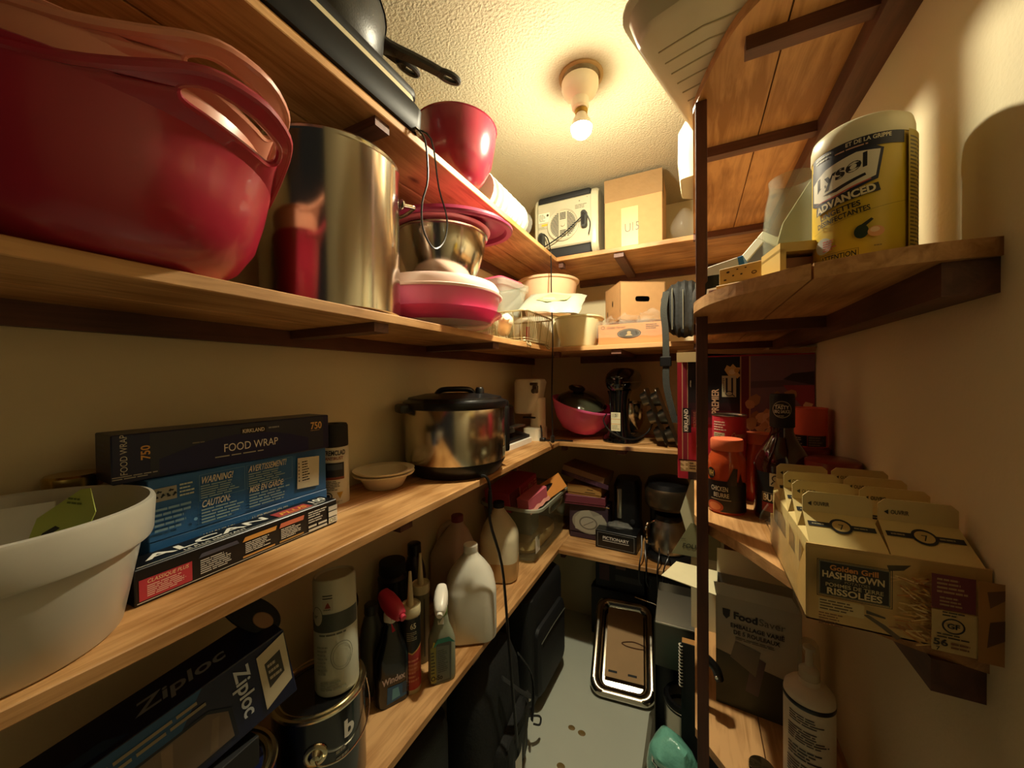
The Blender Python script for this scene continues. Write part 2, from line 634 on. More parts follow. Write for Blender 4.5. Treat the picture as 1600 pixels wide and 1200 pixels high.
right_shelf(S1, 1.60, [(0, .84), (.012, .79), (.036, .717), (.06, .665), (.088, .631), (.13, .60), (.20, .57), (XR, .55)], 'curved pine shelf under the ceiling on the right wall', ((.03, .233, .99), (.075, .233, .70), (.0, .233, 1.55)))
right_shelf(S2, 1.53, [(0, .765), (.004, .738), (.022, .68), (.055, .626), (.089, .592), (.127, .563), (.204, .537), (XR, .543)], 'curved pine shelf on the right wall under the yellow wipes tub', ((.0, .233, .93), (.0, .233, 1.48)))
right_shelf(S3, 1.615, [(0, .87), (.01, .845), (.035, .805), (.075, .751), (.11, .69), (.132, .653), (.17, .607), (.22, .575), (XR, .558)], 'curved pine shelf on the right wall under the sauce jars', ((.0, .233, 1.0),))
right_shelf(S4, 1.59, [(0, .905), (.025, .872), (.056, .835), (.09, .79), (.132, .72), (.17, .67), (.22, .64), (XR, .62)], 'lowest curved pine shelf on the right wall under the white carton', ((.0, .233, 1.05),))
solo('shelf_post', 'thin upright wooden post at the front of the curved right shelves', 'post', MB(W_DK).box(0, .0205, 0, .034, 0, S1 - TH, bev=.001), (.004, .806, 0))
# ================================================================ top shelf, left
# electric griddle
g = thing('electric_griddle', 'long black electric griddle overhanging the top left shelf edge', 'griddle', (-.664, .470, S1), 90)
gbk = M('griddle_black', '070708', .5, var=.2, spec=.2)
b = MB(gbk)
b.loft([rrect(.385, .222, .02, 0), rrect(.405, .236, .028, .012), rrect(.41, .24, .03, .050), rrect(.400, .230, .03, .058)])
part('base', b, g)
part('tray_band', MB(M('griddle_band', 'b5aa8a', .35)).loft([rrect(.375, .205, .03, .057), rrect(.385, .216, .03, .060), rrect(.385, .216, .03, .076)]), g)
b = MB(gbk)
b.loft([rrect(.385, .216, .03, .0755), rrect(.392, .222, .03, .080), rrect(.392, .222, .03, .090), rrect(.365, .195, .025, .090), rrect(.35, .18, .02, .084)])
part('cooking_plate', b, g)
part('foot', MB(M('griddle_foot', '8a7f66', .5)).box(.17, .195, -.116, -.101, -.0, .012, bev=.004), g)
cd = MB(BLK).tube([(.18, -.10, .012), (.20, -.135, -.01), (.235, -.128, -.10), (.27, -.125, -.16), (.262, -.122, -.215), (.224, -.12, -.245), (.184, -.122, -.215), (.178, -.125, -.16), (.195, -.128, -.10), (.185, -.13, -.02), (.17, -.11, .01)], .0022, seg=6)
part('cord', cd, g)
cd = MB(BLK).tube([(-.12, -.05, .005), (-.14, .06, -.03), (-.13, .10, -.10), (-.10, .09, -.17)], .0025, seg=6)
# skillets
iron = M('cast_iron', '191a18', .42, var=.25, bump=.1, bs=300)
def skillet(nm, label, loc, r0, r1, h, hl, ha, grp=None):
    t = thing(nm, label, 'skillet', loc)
    b = MB(iron)
    b.lathe([(0, 0), (r0 * .9, 0), (r0, .006), ((r0 + r1) / 2 + .008, h * .5), (r1, h), (r1 + .003, h), (r1 - .004, h), ((r0 + r1) / 2, h * .5), (r0 - .004, .008), (0, .008)], closed=False)
    part('pan', b, t)
    hd = MB(iron)
    T = TR((0, 0, 0), rz=ha)
    bar = []
    for i in range(9):
        u = i / 8
        x = r1 - .008 + (hl * .78 + .008) * u
        z = h * (.80 - .12 * u * u)
        wy = .011 + .012 * (1 - u) ** 6 + .002 * math.sin(PI * u)
        bar.append([(x, y_ * wy, z + z_ * .0075) for y_, z_ in ((-1, -.4), (-.7, -1), (.7, -1), (1, -.4), (1, .4), (.7, 1), (-.7, 1), (-1, .4))])
    hd.loft(bar, T=T)
    ex, ez = r1 + hl * .86, h * .66
    hd.tube([(ex + .024 * math.cos(a_), .0105 * math.sin(a_), ez - .10 * .024 * math.cos(a_)) for a_ in [2 * PI * i / 12 for i in range(12)]], .0065, seg=8, closed=True, smooth=2, T=T)
    part('handle', hd, t)
    return t
skillet('cast_iron_skillet', 'deep black skillet on the griddle, lower of the nested two', (-.675, .488, S1 + .0845), .112, .138, .105, .165, 54)
skillet('cast_iron_skillet', 'black skillet nested on top of another skillet near the ceiling', (-.682, .482, S1 + .0845 + .03), .095, .128, .105, .10, 68)
t = thing('pot_cover', 'dark pot cover with shiny knob, topmost on the skillets', 'lid', (-.66, .486, S1 + .2205))
part('dome', MB(iron).lathe([(.118, 0), (.12, .004), (.08, .02), (0, .028)]), t)
part('knob', MB(CHROME).lathe([(.008, .027), (.008, .036), (.018, .042), (.018, .050), (0, .055)], seg=20), t)

# red bowl
red = M('burgundy_enamel', '842434', .25, coat=.3)
b = MB(red).lathe([(0, .004), (.045, .004), (.05, 0), (.056, .002), (.082, .028), (.104, .07), (.115, .13), (.118, .163), (.121, .165), (.118, .168), (.112, .163), (.10, .07), (.078, .03), (.05, .008), (0, .008)], closed=False, seg=48)
solo('mixing_bowl', 'burgundy mixing bowl at the edge of the top left shelf', 'bowl', b, (-.618, .895, S1))

# stack of foam bowls in a sleeve
foam = M('white_foam', 'b4b0a2', .75, bump=.2, bs=200)
t = thing('foam_bowl_sleeve', 'sleeve of white foam bowls lying along the top left shelf', 'bowls', (-.628, 1.03, S1 + .0625))
for k in range(8):
    b = MB(foam)
    b.lathe([(.062, 0), (.064, .003), (.063, .009), (.054, .014), (.049, .046), (.036, .052), (0, .052)], seg=20, T=TR((0, k * .036, 0), rx=-90))
    part('foam_bowl', b, t)
b = MB(FILM)
b.lathe([(.056, .290), (.058, .315), (.03, .33), (.008, .34)], seg=20, T=TR(rx=-90))
part('wrapper', b.crumple(.006, 30, 2), t)

# ================================================================ top shelf, back
ivory = M('ivory_plastic', 'b8b298', .4)
t = thing('bread_machine', 'ivory and black kitchen appliance with a round vent beside the taped box', 'appliance', (-.520, 1.735, S1), 0)
W_, D_, H_ = .30, .24, .297
part('body', MB(ivory).box(-W_ / 2 + .012, W_ / 2 - .03, -D_ / 2, D_ / 2, .05, H_ - .034, bev=.006), t)
part('side_shell', MB(M('ivory_shell', 'b8b296', .35)).loft([[(W_ / 2 - .032 + dx, y, z) for (y, z) in [(p[0], p[1] + H_ / 2) for p in rrect(D_ + .01 - i, H_ - i, .05, 0)]] for dx, i in ((0, 0), (.02, 0), (.03, .012))], smooth=True), t)
part('side_shell', MB(M('ivory_shell', 'b8b296', .35)).loft([[(-W_ / 2 + dx, y, z) for (y, z) in [(p[0], p[1] + H_ / 2) for p in rrect(D_ + .01 - i, H_ - i, .05, 0)]] for dx, i in ((0, .01), (.006, 0), (.014, 0))], smooth=True), t)
part('top_panel', MB(BLKM).box(-W_ / 2 + .015, W_ / 2 - .034, -D_ / 2 + .002, D_ / 2, H_ - .036, H_ - .003, bev=.012, seg=3), t)
part('bottom_panel', MB(BLKM).box(-W_ / 2 + .015, W_ / 2 - .034, -D_ / 2 + .004, D_ / 2, .0, .052, bev=.012, seg=3), t)
vx, vz = -.012, .148
b = MB(ivory)
b.lathe([(.074, 0), (.074, .006), (.070, .008), (.066, .006), (.064, .002), (0, .002)], seg=40, T=TR((vx, -D_ / 2, vz), rx=90))
b.lathe([(.010, .002), (.009, .008), (0, .009)], seg=16, T=TR((vx, -D_ / 2, vz), rx=90))
part('vent_ring', b, t)
def slot(x0, x1, z, mb):
    mb.box(x0, x1, -D_ / 2 - .0032, -D_ / 2 - .0005, z - .0016, z + .0016, BLKM)
sl = MB(BLKM)
for k in range(-8, 9):
    z = k * .0066
    e = math.sqrt(max(0, .060 ** 2 - z * z))
    if e > .022:
        slot(vx - e, vx - .020, vz + z, sl)
        slot(vx + .020, vx + e, vz + z, sl)
    if abs(k) > 3 and e > .014:
        slot(vx - .014, vx + .014, vz + z, sl)
part('vent_slots', sl, t, kind='stuff')
for x, z in ((-.112, .085), (.088, .150)):
    b = MB(M('cord_cleat', '2b2c28', .5))
    pr = [(x + p[0], -D_ / 2 - .001, z + p[1]) for p in rrect(.026, .075, .012, 0)]
    pr2 = [(x + p[0], -D_ / 2 - .022, z + p[1]) for p in rrect(.024, .072, .011, 0)]
    b.loft([pr, pr2])
    c = part('cord_cleat', b, t)
    part('hollow', MB(BLK).loft([[(x + p[0] - .002, -D_ / 2 - .0225, z + p[1]) for p in rrect(.013, .055, .006, 0)], [(x + p[0] - .002, -D_ / 2 - .0235, z + p[1]) for p in rrect(.012, .054, .006, 0)]], smooth=False), c)
prt(t, 'rating_label', flat((-W_ / 2 + .018, -D_ / 2, .155), (1, 0, 0), (0, 0, 1)), [('r', 0, .02, .055, .062, 'e6e0c4'), ('L', .003, .024, .036, .058, 5, '55523f'), ('d', .046, .05, .006, .006, '44402f'), ('r', .016, .002, .05, .012, 'c9b23c'), ('L', .0, -.012, .045, .0, 3, '8a866c')])
prt(t, 'rating_label', flat((.045, -D_ / 2, .205), (1, 0, 0), (0, 0, 1)), [('L', 0, 0, .055, .02, 3, '6d6a55'), ('d', .02, .034, .003, .003, '6d6a55'), ('d', .055, .045, .002, .002, '6d6a55')])
cd = MB(BLK)
cd.tube([(.098, -D_ / 2 - .024, .17), (.04, -D_ / 2 - .026, .125), (-.02, -D_ / 2 - .028, .085), (-.08, -D_ / 2 - .026, .058), (-.118, -D_ / 2 - .026, .048)], .0028, seg=6)
cd.tube([(-.10, -D_ / 2 - .020, .115), (-.075, -D_ / 2 - .03, .085), (-.055, -D_ / 2 - .05, .02), (-.042, -D_ / 2 - .085, -.012), (-.034, -.222, -.05), (-.032, -.228, -.20), (-.026, -.232, -.36), (-.030, -.230, -.50), (-.034, -.228, -.62), (-.032, -.228, -.80)], .0028, seg=6)
cd.tube([(.10, -D_ / 2 - .02, .17), (.115, -D_ / 2 - .01, .13), (.108, -D_ / 2 - .012, .08)], .0022, seg=6)
part('cord', cd, t)
pl = MB(BLK)
pl.box(-.040, -.024, -.236, -.220, -.832, -.80, bev=.003)
for dx in (-.036, -.029):
    pl.box(dx, dx + .0015, -.231, -.225, -.848, -.832, CHROME)
part('plug', pl, t)

t = thing('taped_box', 'brown carton taped shut and marked U15 on the top back shelf', 'box', (-.228, 1.735, S1), 0)
w_, d_, h_ = .232, .24, .296
part('carton', MB(CARD).box(-w_ / 2, w_ / 2, -d_ / 2, d_ / 2, 0, h_, bev=.002), t)
part('packing_tape', MB(M('clear_tape', 'a08058', .08, clear=.25, bump=.9, bs=45)).box(-w_ / 2 - .0006, w_ / 2 + .0006, -d_ / 2 - .0008, -d_ / 2 + .07, h_ - .095, h_ + .0008), t)
prt(t, 'handwriting', front(w_, d_), [('r', .07, .004, .138, .165, 'd3b071'), ('t', .082, .062, .036, 'U', '5a4a35', {'xs': .8}), ('t', .108, .064, .036, '15', '5a4a35', {'xs': .7})], label='paper strip marked U15')

t = MB(FILM)
t.sphere((0, 0, .07), .07, seg=14, rings=10, sc=(.8, .7, 1))
solo('plastic_bag', 'crumpled clear plastic bag right of the taped box', 'bag', t.crumple(.02, 14, 4), (-.035, 1.74, S1 + .012))

# ================================================================ second shelf, left
def handled_bowl(label, colr, loc, rr, h, dz, az):
    m = M('bowl_' + colr, colr, .28, coat=.25, var=.06)
    t = thing('handled_mixing_bowl', label, 'bowl', loc, group='nested handled mixing bowls')
    b = MB(m)
    k = rr / .19
    b.lathe([(0, .003 + dz), (.085 * k, .003 + dz), (.10 * k, dz), (.122 * k, .008 + dz), (.149 * k, .027 + dz), (.169 * k, .058 + dz), (.181 * k, .10 + dz), (rr, h - .006), (rr + .006, h), (rr + .004, h + .002), (rr - .003, h - .002), (.177 * k, .10 + dz), (.165 * k, .060 + dz), (.145 * k, .031 + dz), (.1 * k, .012 + dz), (0, .010 + dz)], seg=64, closed=False)
    part('bowl', b, t)
    for a in (az, az + 180):
        c = Vector((math.cos(R(a)), math.sin(R(a)), 0))
        tg = Vector((-c.y, c.x, 0))
        up = Vector((0, 0, 1))
        P = lambda tt, out: c * (math.sqrt(max(0, rr * rr - tt * tt)) * 1 + out) + tg * tt + up * (h - .004 + out * .75)
        # tab with a slot: strip of quads between the inner edge and outer loop
        outer = [(-.145, -.003), (-.118, .003), (-.094, .018), (-.07, .036), (-.045, .046), (0, .050), (.045, .046), (.07, .036), (.094, .018), (.118, .003), (.145, -.003)]
        hole_o = [(-.066, .020), (-.066, .021), (-.064, .025), (-.056, .031), (-.04, .035), (0, .037), (.04, .035), (.056, .031), (.064, .025), (.066, .021), (.066, .020)]
        hole_i = [(-.066, .020), (-.065, .017), (-.060, .012), (-.050, .009), (-.035, .008), (0, .007), (.035, .008), (.050, .009), (.060, .012), (.065, .017), (.066, .020)]
        inner = [(-.145, -.005), (-.118, -.005), (-.094, -.004), (-.07, -.004), (-.045, -.004), (0, -.004), (.045, -.004), (.07, -.004), (.094, -.004), (.118, -.005), (.145, -.005)]
        hb = MB(m)
        rows = []
        for ln in (outer, hole_o, hole_i, inner):
            f = []
            for i in range(len(ln) - 1):
                for s in range(3):
                    u = s / 3
                    f.append((ln[i][0] * (1 - u) + ln[i + 1][0] * u, ln[i][1] * (1 - u) + ln[i + 1][1] * u))
            f.append(ln[-1])
            rows.append(f)
        nn = len(rows[0])
        for lift in (0, 1):
            off = (up * .70 - c * .55).normalized() * (.0045 * (1 if lift else -1))
            vs = [P(*p) + off for rw in rows for p in rw]
            fs = []
            for r0 in (0, 2):
                for i in range(nn - 1):
                    q = (r0 * nn + i, r0 * nn + i + 1, (r0 + 1) * nn + i + 1, (r0 + 1) * nn + i)
                    fs.append(q if lift else tuple(reversed(q)))
            hb.add(vs, fs, m, True)
        # rim beads
        hb.tube([P(*p) for p in outer], .0055, m, seg=8, smooth=3)
        hb.tube([P(*p) for p in hole_o[:-1] + list(reversed(hole_i))[:-1]], .0047, m, seg=8, smooth=2, closed=True)
        part('handle', hb, t)
    return t
handled_bowl('large red mixing bowl with slotted handle, lower of the nested pair', 'a02238', (-.668, .180, S2), .187, .150, 0, 20)
handled_bowl('large salmon pink mixing bowl nested inside a red bowl', 'd08a72', (-.668, .180, S2 + .0105), .178, .182, .002, 24)

# stockpot
t = thing('stockpot', 'tall shiny steel stockpot without a lid on the second left shelf', 'pot', (-.700, .548, S2))
b = MB(STEEL)
b.lathe([(0, 0), (.128, 0), (.1365, .006), (.1365, .318), (.1385, .322), (.1400, .325), (.1385, .328), (.1355, .326), (.1345, .320), (.1345, .012), (.12, .006), (0, .006)], seg=72, closed=False)
part('pot_body', b, t)
for a in (72, 252):
    h = MB(CHROME)
    T = TR((0, 0, .276), rz=a)
    h.tube([(.137, -.045, 0), (.150, -.045, .002), (.172, -.042, .006), (.178, -.028, .007), (.180, 0, .007), (.178, .028, .007), (.172, .042, .006), (.150, .045, .002), (.137, .045, 0)], .0045, seg=10, T=T)
    for s in (-1, 1):
        h.lathe([(.012, 0), (.012, .003), (.004, .005), (0, .005)], seg=14, T=T @ TR((.1365, s * .045, 0), ry=90))
    part('handle', h, t)

# cake carrier and what lies around it
pk = M('hot_pink_plastic', 'f880ae', .3)
mg = M('magenta_clear_plastic', 'e85a9c', .15, clear=.42)
pale = M('pale_pink_plastic', 'f0cfc4', .35)
cc = (-.683, .885)
t = thing('shallow_serving_dish', 'clear shallow dish under the magenta tray', 'dish', (*cc, S2))
part('dish', MB(CLR).lathe([(0, 0), (.155, 0), (.165, .004), (.176, .020), (.173, .020), (.163, .006), (0, .003)], seg=48, closed=False), t)
solo('serving_tray', 'see-through magenta tray below the pink cake carrier', 'tray', MB(mg).lathe([(0, .012), (.15, .012), (.158, .016), (.172, .032), (.190, .041), (.192, .043), (.188, .044), (.170, .036), (.155, .020), (0, .016)], seg=56, closed=False), (*cc, S2 + .009))
t = thing('cake_carrier', 'round hot pink cake carrier with a pale lid under the steel bowl', 'cake carrier', (*cc, S2 + .0265))
part('carrier_base', MB(pk).lathe([(0, .003), (.150, .003), (.162, .008), (.176, .04), (.186, .074), (.183, .074), (.173, .042), (.158, .012), (0, .007)], seg=56, closed=False), t)
part('carrier_lid', MB(pale).lathe([(.187, .073), (.192, .074), (.193, .079), (.188, .081), (.184, .083), (.183, .098), (.176, .109), (.160, .114), (.10, .116), (0, .116)], seg=56, closed=False), t)

t = thing('steel_mixing_bowl', 'steel mixing bowl standing on the cake carrier', 'bowl', (-.688, .918, S2 + .1425))
part('bowl', MB(STEEL).lathe([(0, .003), (.068, .003), (.072, 0), (.078, .003), (.108, .05), (.126, .10), (.134, .150), (.139, .152), (.139, .154), (.132, .153), (.123, .10), (.105, .052), (.072, .008), (0, .008)], seg=56, closed=False), t)
solo('pink_bowl', 'pink plastic bowl nested in the steel mixing bowl', 'bowl', MB(M('rose_plastic', 'e67a8c', .35)).lathe([(0, .0), (.065, .0), (.098, .05), (.116, .10), (.1255, .146), (.142, .152), (.147, .156), (.142, .158), (.122, .150), (.112, .10), (.094, .052), (0, .004)], seg=48, closed=False), (-.688, .918, S2 + .155))
dk = M('dark_raspberry_plastic', '9a2c50', .3)
t = thing('serving_platter', 'large round dark red platter lying on the nested bowls', 'platter', (-.676, .93, S2 + .318), 0, 5, 3)
b = MB(dk)
b.lathe([(0, .012), (.10, .012), (.108, .006), (.120, .006), (.128, .012), (.165, .014), (.178, .010), (.182, -.004), (.196, -.006), (.200, -.002), (.200, .004), (.188, .008), (.182, .018), (.165, .020), (0, .018)], seg=64, closed=False)
part('platter_plate', b, t)
# wire basket at the corner of the second shelves
wire = M('cream_wire', 'b0a47c', .35, .3)
t = thing('wire_basket', 'cream wire basket at the front corner of the second shelf', 'basket', (-.640, 1.375, S2 + .004))
bw, bl, bh = .185, .29, .112
def bk(x, y, z):
    k = .86 + .14 * z / bh
    return (x * k, y * k, z)
b = MB(wire)
def rect_loop(z, r):
    b.tube([bk(*p[:2], z) for p in rrect(bw, bl, .02, 0, 4)], r, closed=True, smooth=0, seg=6)
rect_loop(bh, .0034)
rect_loop(.004, .002)
rect_loop(bh * .12, .0012)
part('rim', b, t)
b = MB(wire)
for k in range(15):
    y = -bl / 2 + .02 + k * (bl - .04) / 14
    b.tube([bk(-bw / 2, y, bh), bk(-bw / 2, y, .004), bk(bw / 2, y, .004), bk(bw / 2, y, bh)], .0017, smooth=0, seg=5)
for k in range(5):
    x = -bw / 2 + .02 + k * (bw - .04) / 4
    b.tube([bk(x, -bl / 2, bh), bk(x, -bl / 2, .004), bk(x, bl / 2, .004), bk(x, bl / 2, bh)], .0017, smooth=0, seg=5)
part('wire_grid', b, t)
for y in (-.1, .1):
    ft = MB(wire)
    ft.tube([(.073, y - .012, .004), (.085, y - .012, -.012), (.085, y + .012, -.012), (.073, y + .012, .004)], .003, seg=6)
    part('foot', ft, t)
t = thing('squeeze_bottle', 'cream plastic bottle lying in the wire basket', 'bottle', (-.665, 1.275, S2 + .052), -58, 0, 78)
part('bottle', MB(CREAM).lathe([(0, 0), (.024, 0), (.026, .006), (.026, .11), (.018, .125), (.010, .130), (0, .130)], seg=24), t)
part('cap', MB(WHT).lathe([(.012, .129), (.012, .148), (0, .150)], seg=18), t)
solo('clear_bag', 'crumpled clear bag inside the wire basket', 'bag', MB(FILM).sphere((0, 0, 0), .058, seg=14, rings=10, sc=(1, 1.1, .75)).crumple(.02, 18, 6), (-.65, 1.42, S2 + .068))
solo('red_candle', 'small red stick standing in the wire basket', 'candle', MB(M('red_wax', 'a02a2c', .5)).lathe([(0, 0), (.008, 0), (.008, .062), (0, .064)], seg=14), (-.603, 1.37, S2 + .012))

# tubs behind the basket
t = thing('storage_tub', 'cream tub hidden at the bottom of the corner stack', 'tub', (-.70, 1.70, S2))
part('tub', MB(CREAM).lathe([(0, 0), (.10, 0), (.11, .006), (.125, .15), (.13, .155), (.122, .153), (.107, .01), (0, .006)], seg=40, closed=False), t)
peach = M('peach_plastic', 'ecc29a', .38)
t = thing('peach_tub', 'peach colored tub above the wire basket in the back corner', 'tub', (-.640, 1.70, S2 + .157))
part('tub', MB(peach).lathe([(0, .003), (.085, .003), (.095, 0), (.108, .01), (.132, .11), (.142, .165), (.15, .168), (.152, .176), (.146, .180), (.139, .172), (.128, .11), (.103, .014), (0, .008)], seg=56, closed=False), t)
t = thing('clear_container', 'clear square container with pink lid beside the peach tub', 'container', (-.705, 1.325, S2 + .117), -8)
b = MB(CLR)
b.loft([rrect(.12, .15, .02, .0), rrect(.15, .19, .025, .10), rrect(.165, .205, .025, .104), rrect(.168, .208, .026, .128), rrect(.160, .20, .025, .128), rrect(.146, .186, .023, .10), rrect(.116, .146, .018, .004)], cap1=True)
part('container_body', b, t)
part('pink_lid', MB(M('pink_lid_plastic', 'e0506c', .35)).loft([rrect(.13, .17, .02, .129), rrect(.135, .175, .02, .133), rrect(.12, .16, .02, .142)]), t)
t = thing('dishpan', 'pale cream dishpan on the second back shelf beside the orange carton', 'dishpan', (-.474, 1.665, S2))
part('pan', MB(M('pale_yellow_plastic', 'e2dcb0', .35)).loft([rrect(.13, .15, .06, .002), rrect(.15, .17, .065, .008), rrect(.19, .21, .085, .075), rrect(.205, .225, .09, .130), rrect(.218, .238, .095, .133), rrect(.216, .236, .095, .139), rrect(.198, .218, .09, .135), rrect(.183, .203, .083, .076), rrect(.14, .16, .062, .012)]), t)
# zip bag lying across the basket and the dishpan
def pillow(u, v):
    x, y = (u - .5), (v - .5)
    e = max(0, (1 - (2 * x) ** 4) * (1 - (2 * y) ** 4)) ** .5
    return x * .24, y * .20, e
b = MB(M('milky_bag', 'a4a896', .3, bump=.6, bs=40))
b.sheet(lambda u, v: (pillow(u, v)[0], pillow(u, v)[1], pillow(u, v)[2] * .020), 14, 12)
b.sheet(lambda u, v: (pillow(u, 1 - v)[0], pillow(u, 1 - v)[1], -pillow(u, 1 - v)[2] * .010), 14, 12)
t = thing('zip_bag', 'flat zip bag draped over the wire basket and dishpan', 'bag', (-.505, 1.395, S2 + .166), 8, 30, 6)
part('bag', b.crumple(.005, 24, 3), t)
prt(t, 'print_patch', flat((-.06, -.05, .0215), (1, 0, 0), (0, 1, 0)), [('p', [(0, .02), (.05, 0), (.12, .03), (.13, .08), (.04, .1)], 'b9bd7a')])

# orange carton with crumpled film, file box above
t = thing('orange_carton', 'orange wood print carton wrapped in clear film on the back shelf', 'carton', (-.233, 1.635, S2), 0)
w_, d_, h_ = .255, .17, .084
part('carton', MB(M('orange_print', 'd08a52', .5, stretch=(.2, 1, 4), var=.25)).box(-w_ / 2, w_ / 2, -d_ / 2, d_ / 2, 0, h_, bev=.002), t)
prt(t, 'emblem', front(w_, d_), [('e', .125, .043, .047, .020, '3a2a1c'), ('e', .125, .043, .043, .017, '7d6a4e'), ('e', .125, .043, .040, .015, '2e2118'), ('d', .125, .047, .008, .006, 'b99a66'), ('p', [(.11, .034), (.14, .034), (.132, .042), (.118, .042)], 'b99a66'), ('o', .020, .072, .008, .007, .002, '6d4a1c'), ('t', .036, .066, .010, 'Golden Harvest', '7a4d22', {'sh': .25, 'xs': .8}), ('L', .19, .056, .245, .078, 3, '8c5d30')])
b = MB(FILM)
b.sheet(lambda u, v: (-w_ / 2 - .004 + u * (w_ + .008), -d_ / 2 - .003 + v * d_, h_ + .008 + .006 * math.sin(9 * u + 4 * v)), 20, 10)
b.sheet(lambda u, v: (-w_ / 2 - .004 + u * (w_ + .008), -d_ / 2 - .004, .03 + v * (h_ - .018)), 20, 6)
part('film_wrap', b.crumple(.006, 30, 9), t)
for k, (x, y, s) in enumerate(((-.085, -.07, .03), (-.02, -.05, .036), (.05, -.06, .045))):
    pass
b = MB(FILM)
for x, y, s in ((-.09, -.068, .026), (-.015, -.062, .034), (.065, -.064, .038)):
    b.sphere((x, y, h_ + .010 + s * .3), s, seg=14, rings=10, sc=(1.25, .6, .55))
part('film_bunch', b.crumple(.024, 36, 12), t)
t = thing('file_box', 'brown cardboard file box with an oval hand hole', 'box', (-.243, 1.745, S2 + .110), 30)
w_, d_, h_ = .20, .19, .165
b = MB(CARD)
# front wall with a real hole: ring of quads around an oval
n = 32
outer, inn = [], []
for i in range(n):
    a = 2 * PI * i / n + PI / n
    ca, sa = math.cos(a), math.sin(a)
    k = max(abs(ca) / (w_ / 2), abs(sa) / (h_ / 2))
    outer.append((ca / k, sa / k))
    inn.append((max(-.022, min(.022, ca * .06)) + .010 * ca, .012 * sa))
vs = [(x, -d_ / 2, h_ / 2 + z) for x, z in outer] + [(x, -d_ / 2, h_ / 2 + .008 + z) for x, z in inn] + [(x, -d_ / 2 + .004, h_ / 2 + .008 + z) for x, z in inn]
fs = [(i, (i + 1) % n, n + (i + 1) % n, n + i) for i in range(n)] + [(n + i, n + (i + 1) % n, 2 * n + (i + 1) % n, 2 * n + i) for i in range(n)]
b.add(vs, fs)
for x0, x1, y0, y1 in ((-w_ / 2, -w_ / 2 + .004, -d_ / 2, d_ / 2), (w_ / 2 - .004, w_ / 2, -d_ / 2, d_ / 2), (-w_ / 2, w_ / 2, d_ / 2 - .004, d_ / 2)):
    b.box(x0, x1, y0, y1, 0, h_)
b.box(-w_ / 2, w_ / 2, -d_ / 2, d_ / 2, 0, .004)
b.box(-w_ / 2, w_ / 2, -d_ / 2, d_ / 2, h_ - .004, h_)
part('box', b, t)
prt(t, 'side_hole', leftf(w_, d_), [('e', .10, .085, .007, .014, '1d140c'), ('e', .03, .05, .005, .012, '2a1d12')])
part('dark_contents', MB(BLKM).box(-.08, .08, -.06, .06, .006, .12), t)

# black bag with strap
fab = M('black_bag_fabric', '111210', .75, bump=.5, bs=90, var=.3)
t = thing('camera_bag', 'black pleated shoulder bag behind the shelf post', 'bag', (-.028, 1.47, S2 + .002), 0)
b = MB(fab)
rings = []
for k in range(15):
    u = k / 14
    wob = .008 if k % 2 else 0
    sc = math.sin(PI * (.12 + .76 * u)) ** .6
    rings.append([(-.075 + .15 * u, (p[0]) * 1, p[1] + .105) for p in rrect(.09 * sc + wob, .200 * sc + wob, .045 * sc, 0)])
b.loft(rings)
part('bag_body', b.crumple(.006, 20, 5), t)
zz = MB(M('bag_zip', '5c5c50', .4))
for x in (-.04, -.005, .035):
    zz.tube([(x, -.052, .03), (x, -.054, .10), (x, -.05, .16), (x, -.02, .19)], .0022, seg=6)
part('zip', zz, t)
sp = MB(M('grey_webbing', '2a2b24', .8, bump=.4, bs=400))
def ribbon(pts, wd, mb, th=.002):
    P = [Vector(p) for p in pts]
    Q = []
    for i in range(len(P) - 1):
        p0, p1, p2, p3 = P[max(0, i - 1)], P[i], P[i + 1], P[min(len(P) - 1, i + 2)]
        for k in range(5):
            u = k / 5
            Q.append(.5 * (2 * p1 + (p2 - p0) * u + (2 * p0 - 5 * p1 + 4 * p2 - p3) * u * u + (3 * p1 - p0 - 3 * p2 + p3) * u ** 3))
    Q.append(P[-1])
    vs, fs = [], []
    for q in Q:
        vs += [(q.x - wd / 2, q.y, q.z), (q.x + wd / 2, q.y, q.z), (q.x + wd / 2, q.y + th, q.z), (q.x - wd / 2, q.y + th, q.z)]
    for i in range(len(Q) - 1):
        for k in range(4):
            k2 = (k + 1) % 4
            fs.append((4 * i + k, 4 * i + k2, 4 * i + 4 + k2, 4 * i + 4 + k))
    mb.add(vs, fs, None, True)
ribbon([(-.06, -.035, .17), (-.068, -.055, .10), (-.062, -.06, .03), (-.060, -.062, -.06), (-.060, -.060, -.16), (-.045, -.058, -.24), (-.030, -.055, -.30)], .022, sp)
part('strap', sp, t)
part('buckle', MB(BLK).box(-.080, -.042, -.068, -.058, -.10, -.065, bev=.003), t)
solo('patterned_pouch', 'small dark blue pouch with white patches under the black bag', 'pouch', MB(M('blue_white_patches', '1b2644', .6, var=.9, vs=70)).box(-.04, .04, -.02, .02, 0, .022, bev=.007, seg=3), (-.02, 1.40, S2 - .02 + .002), group=None) if False else None

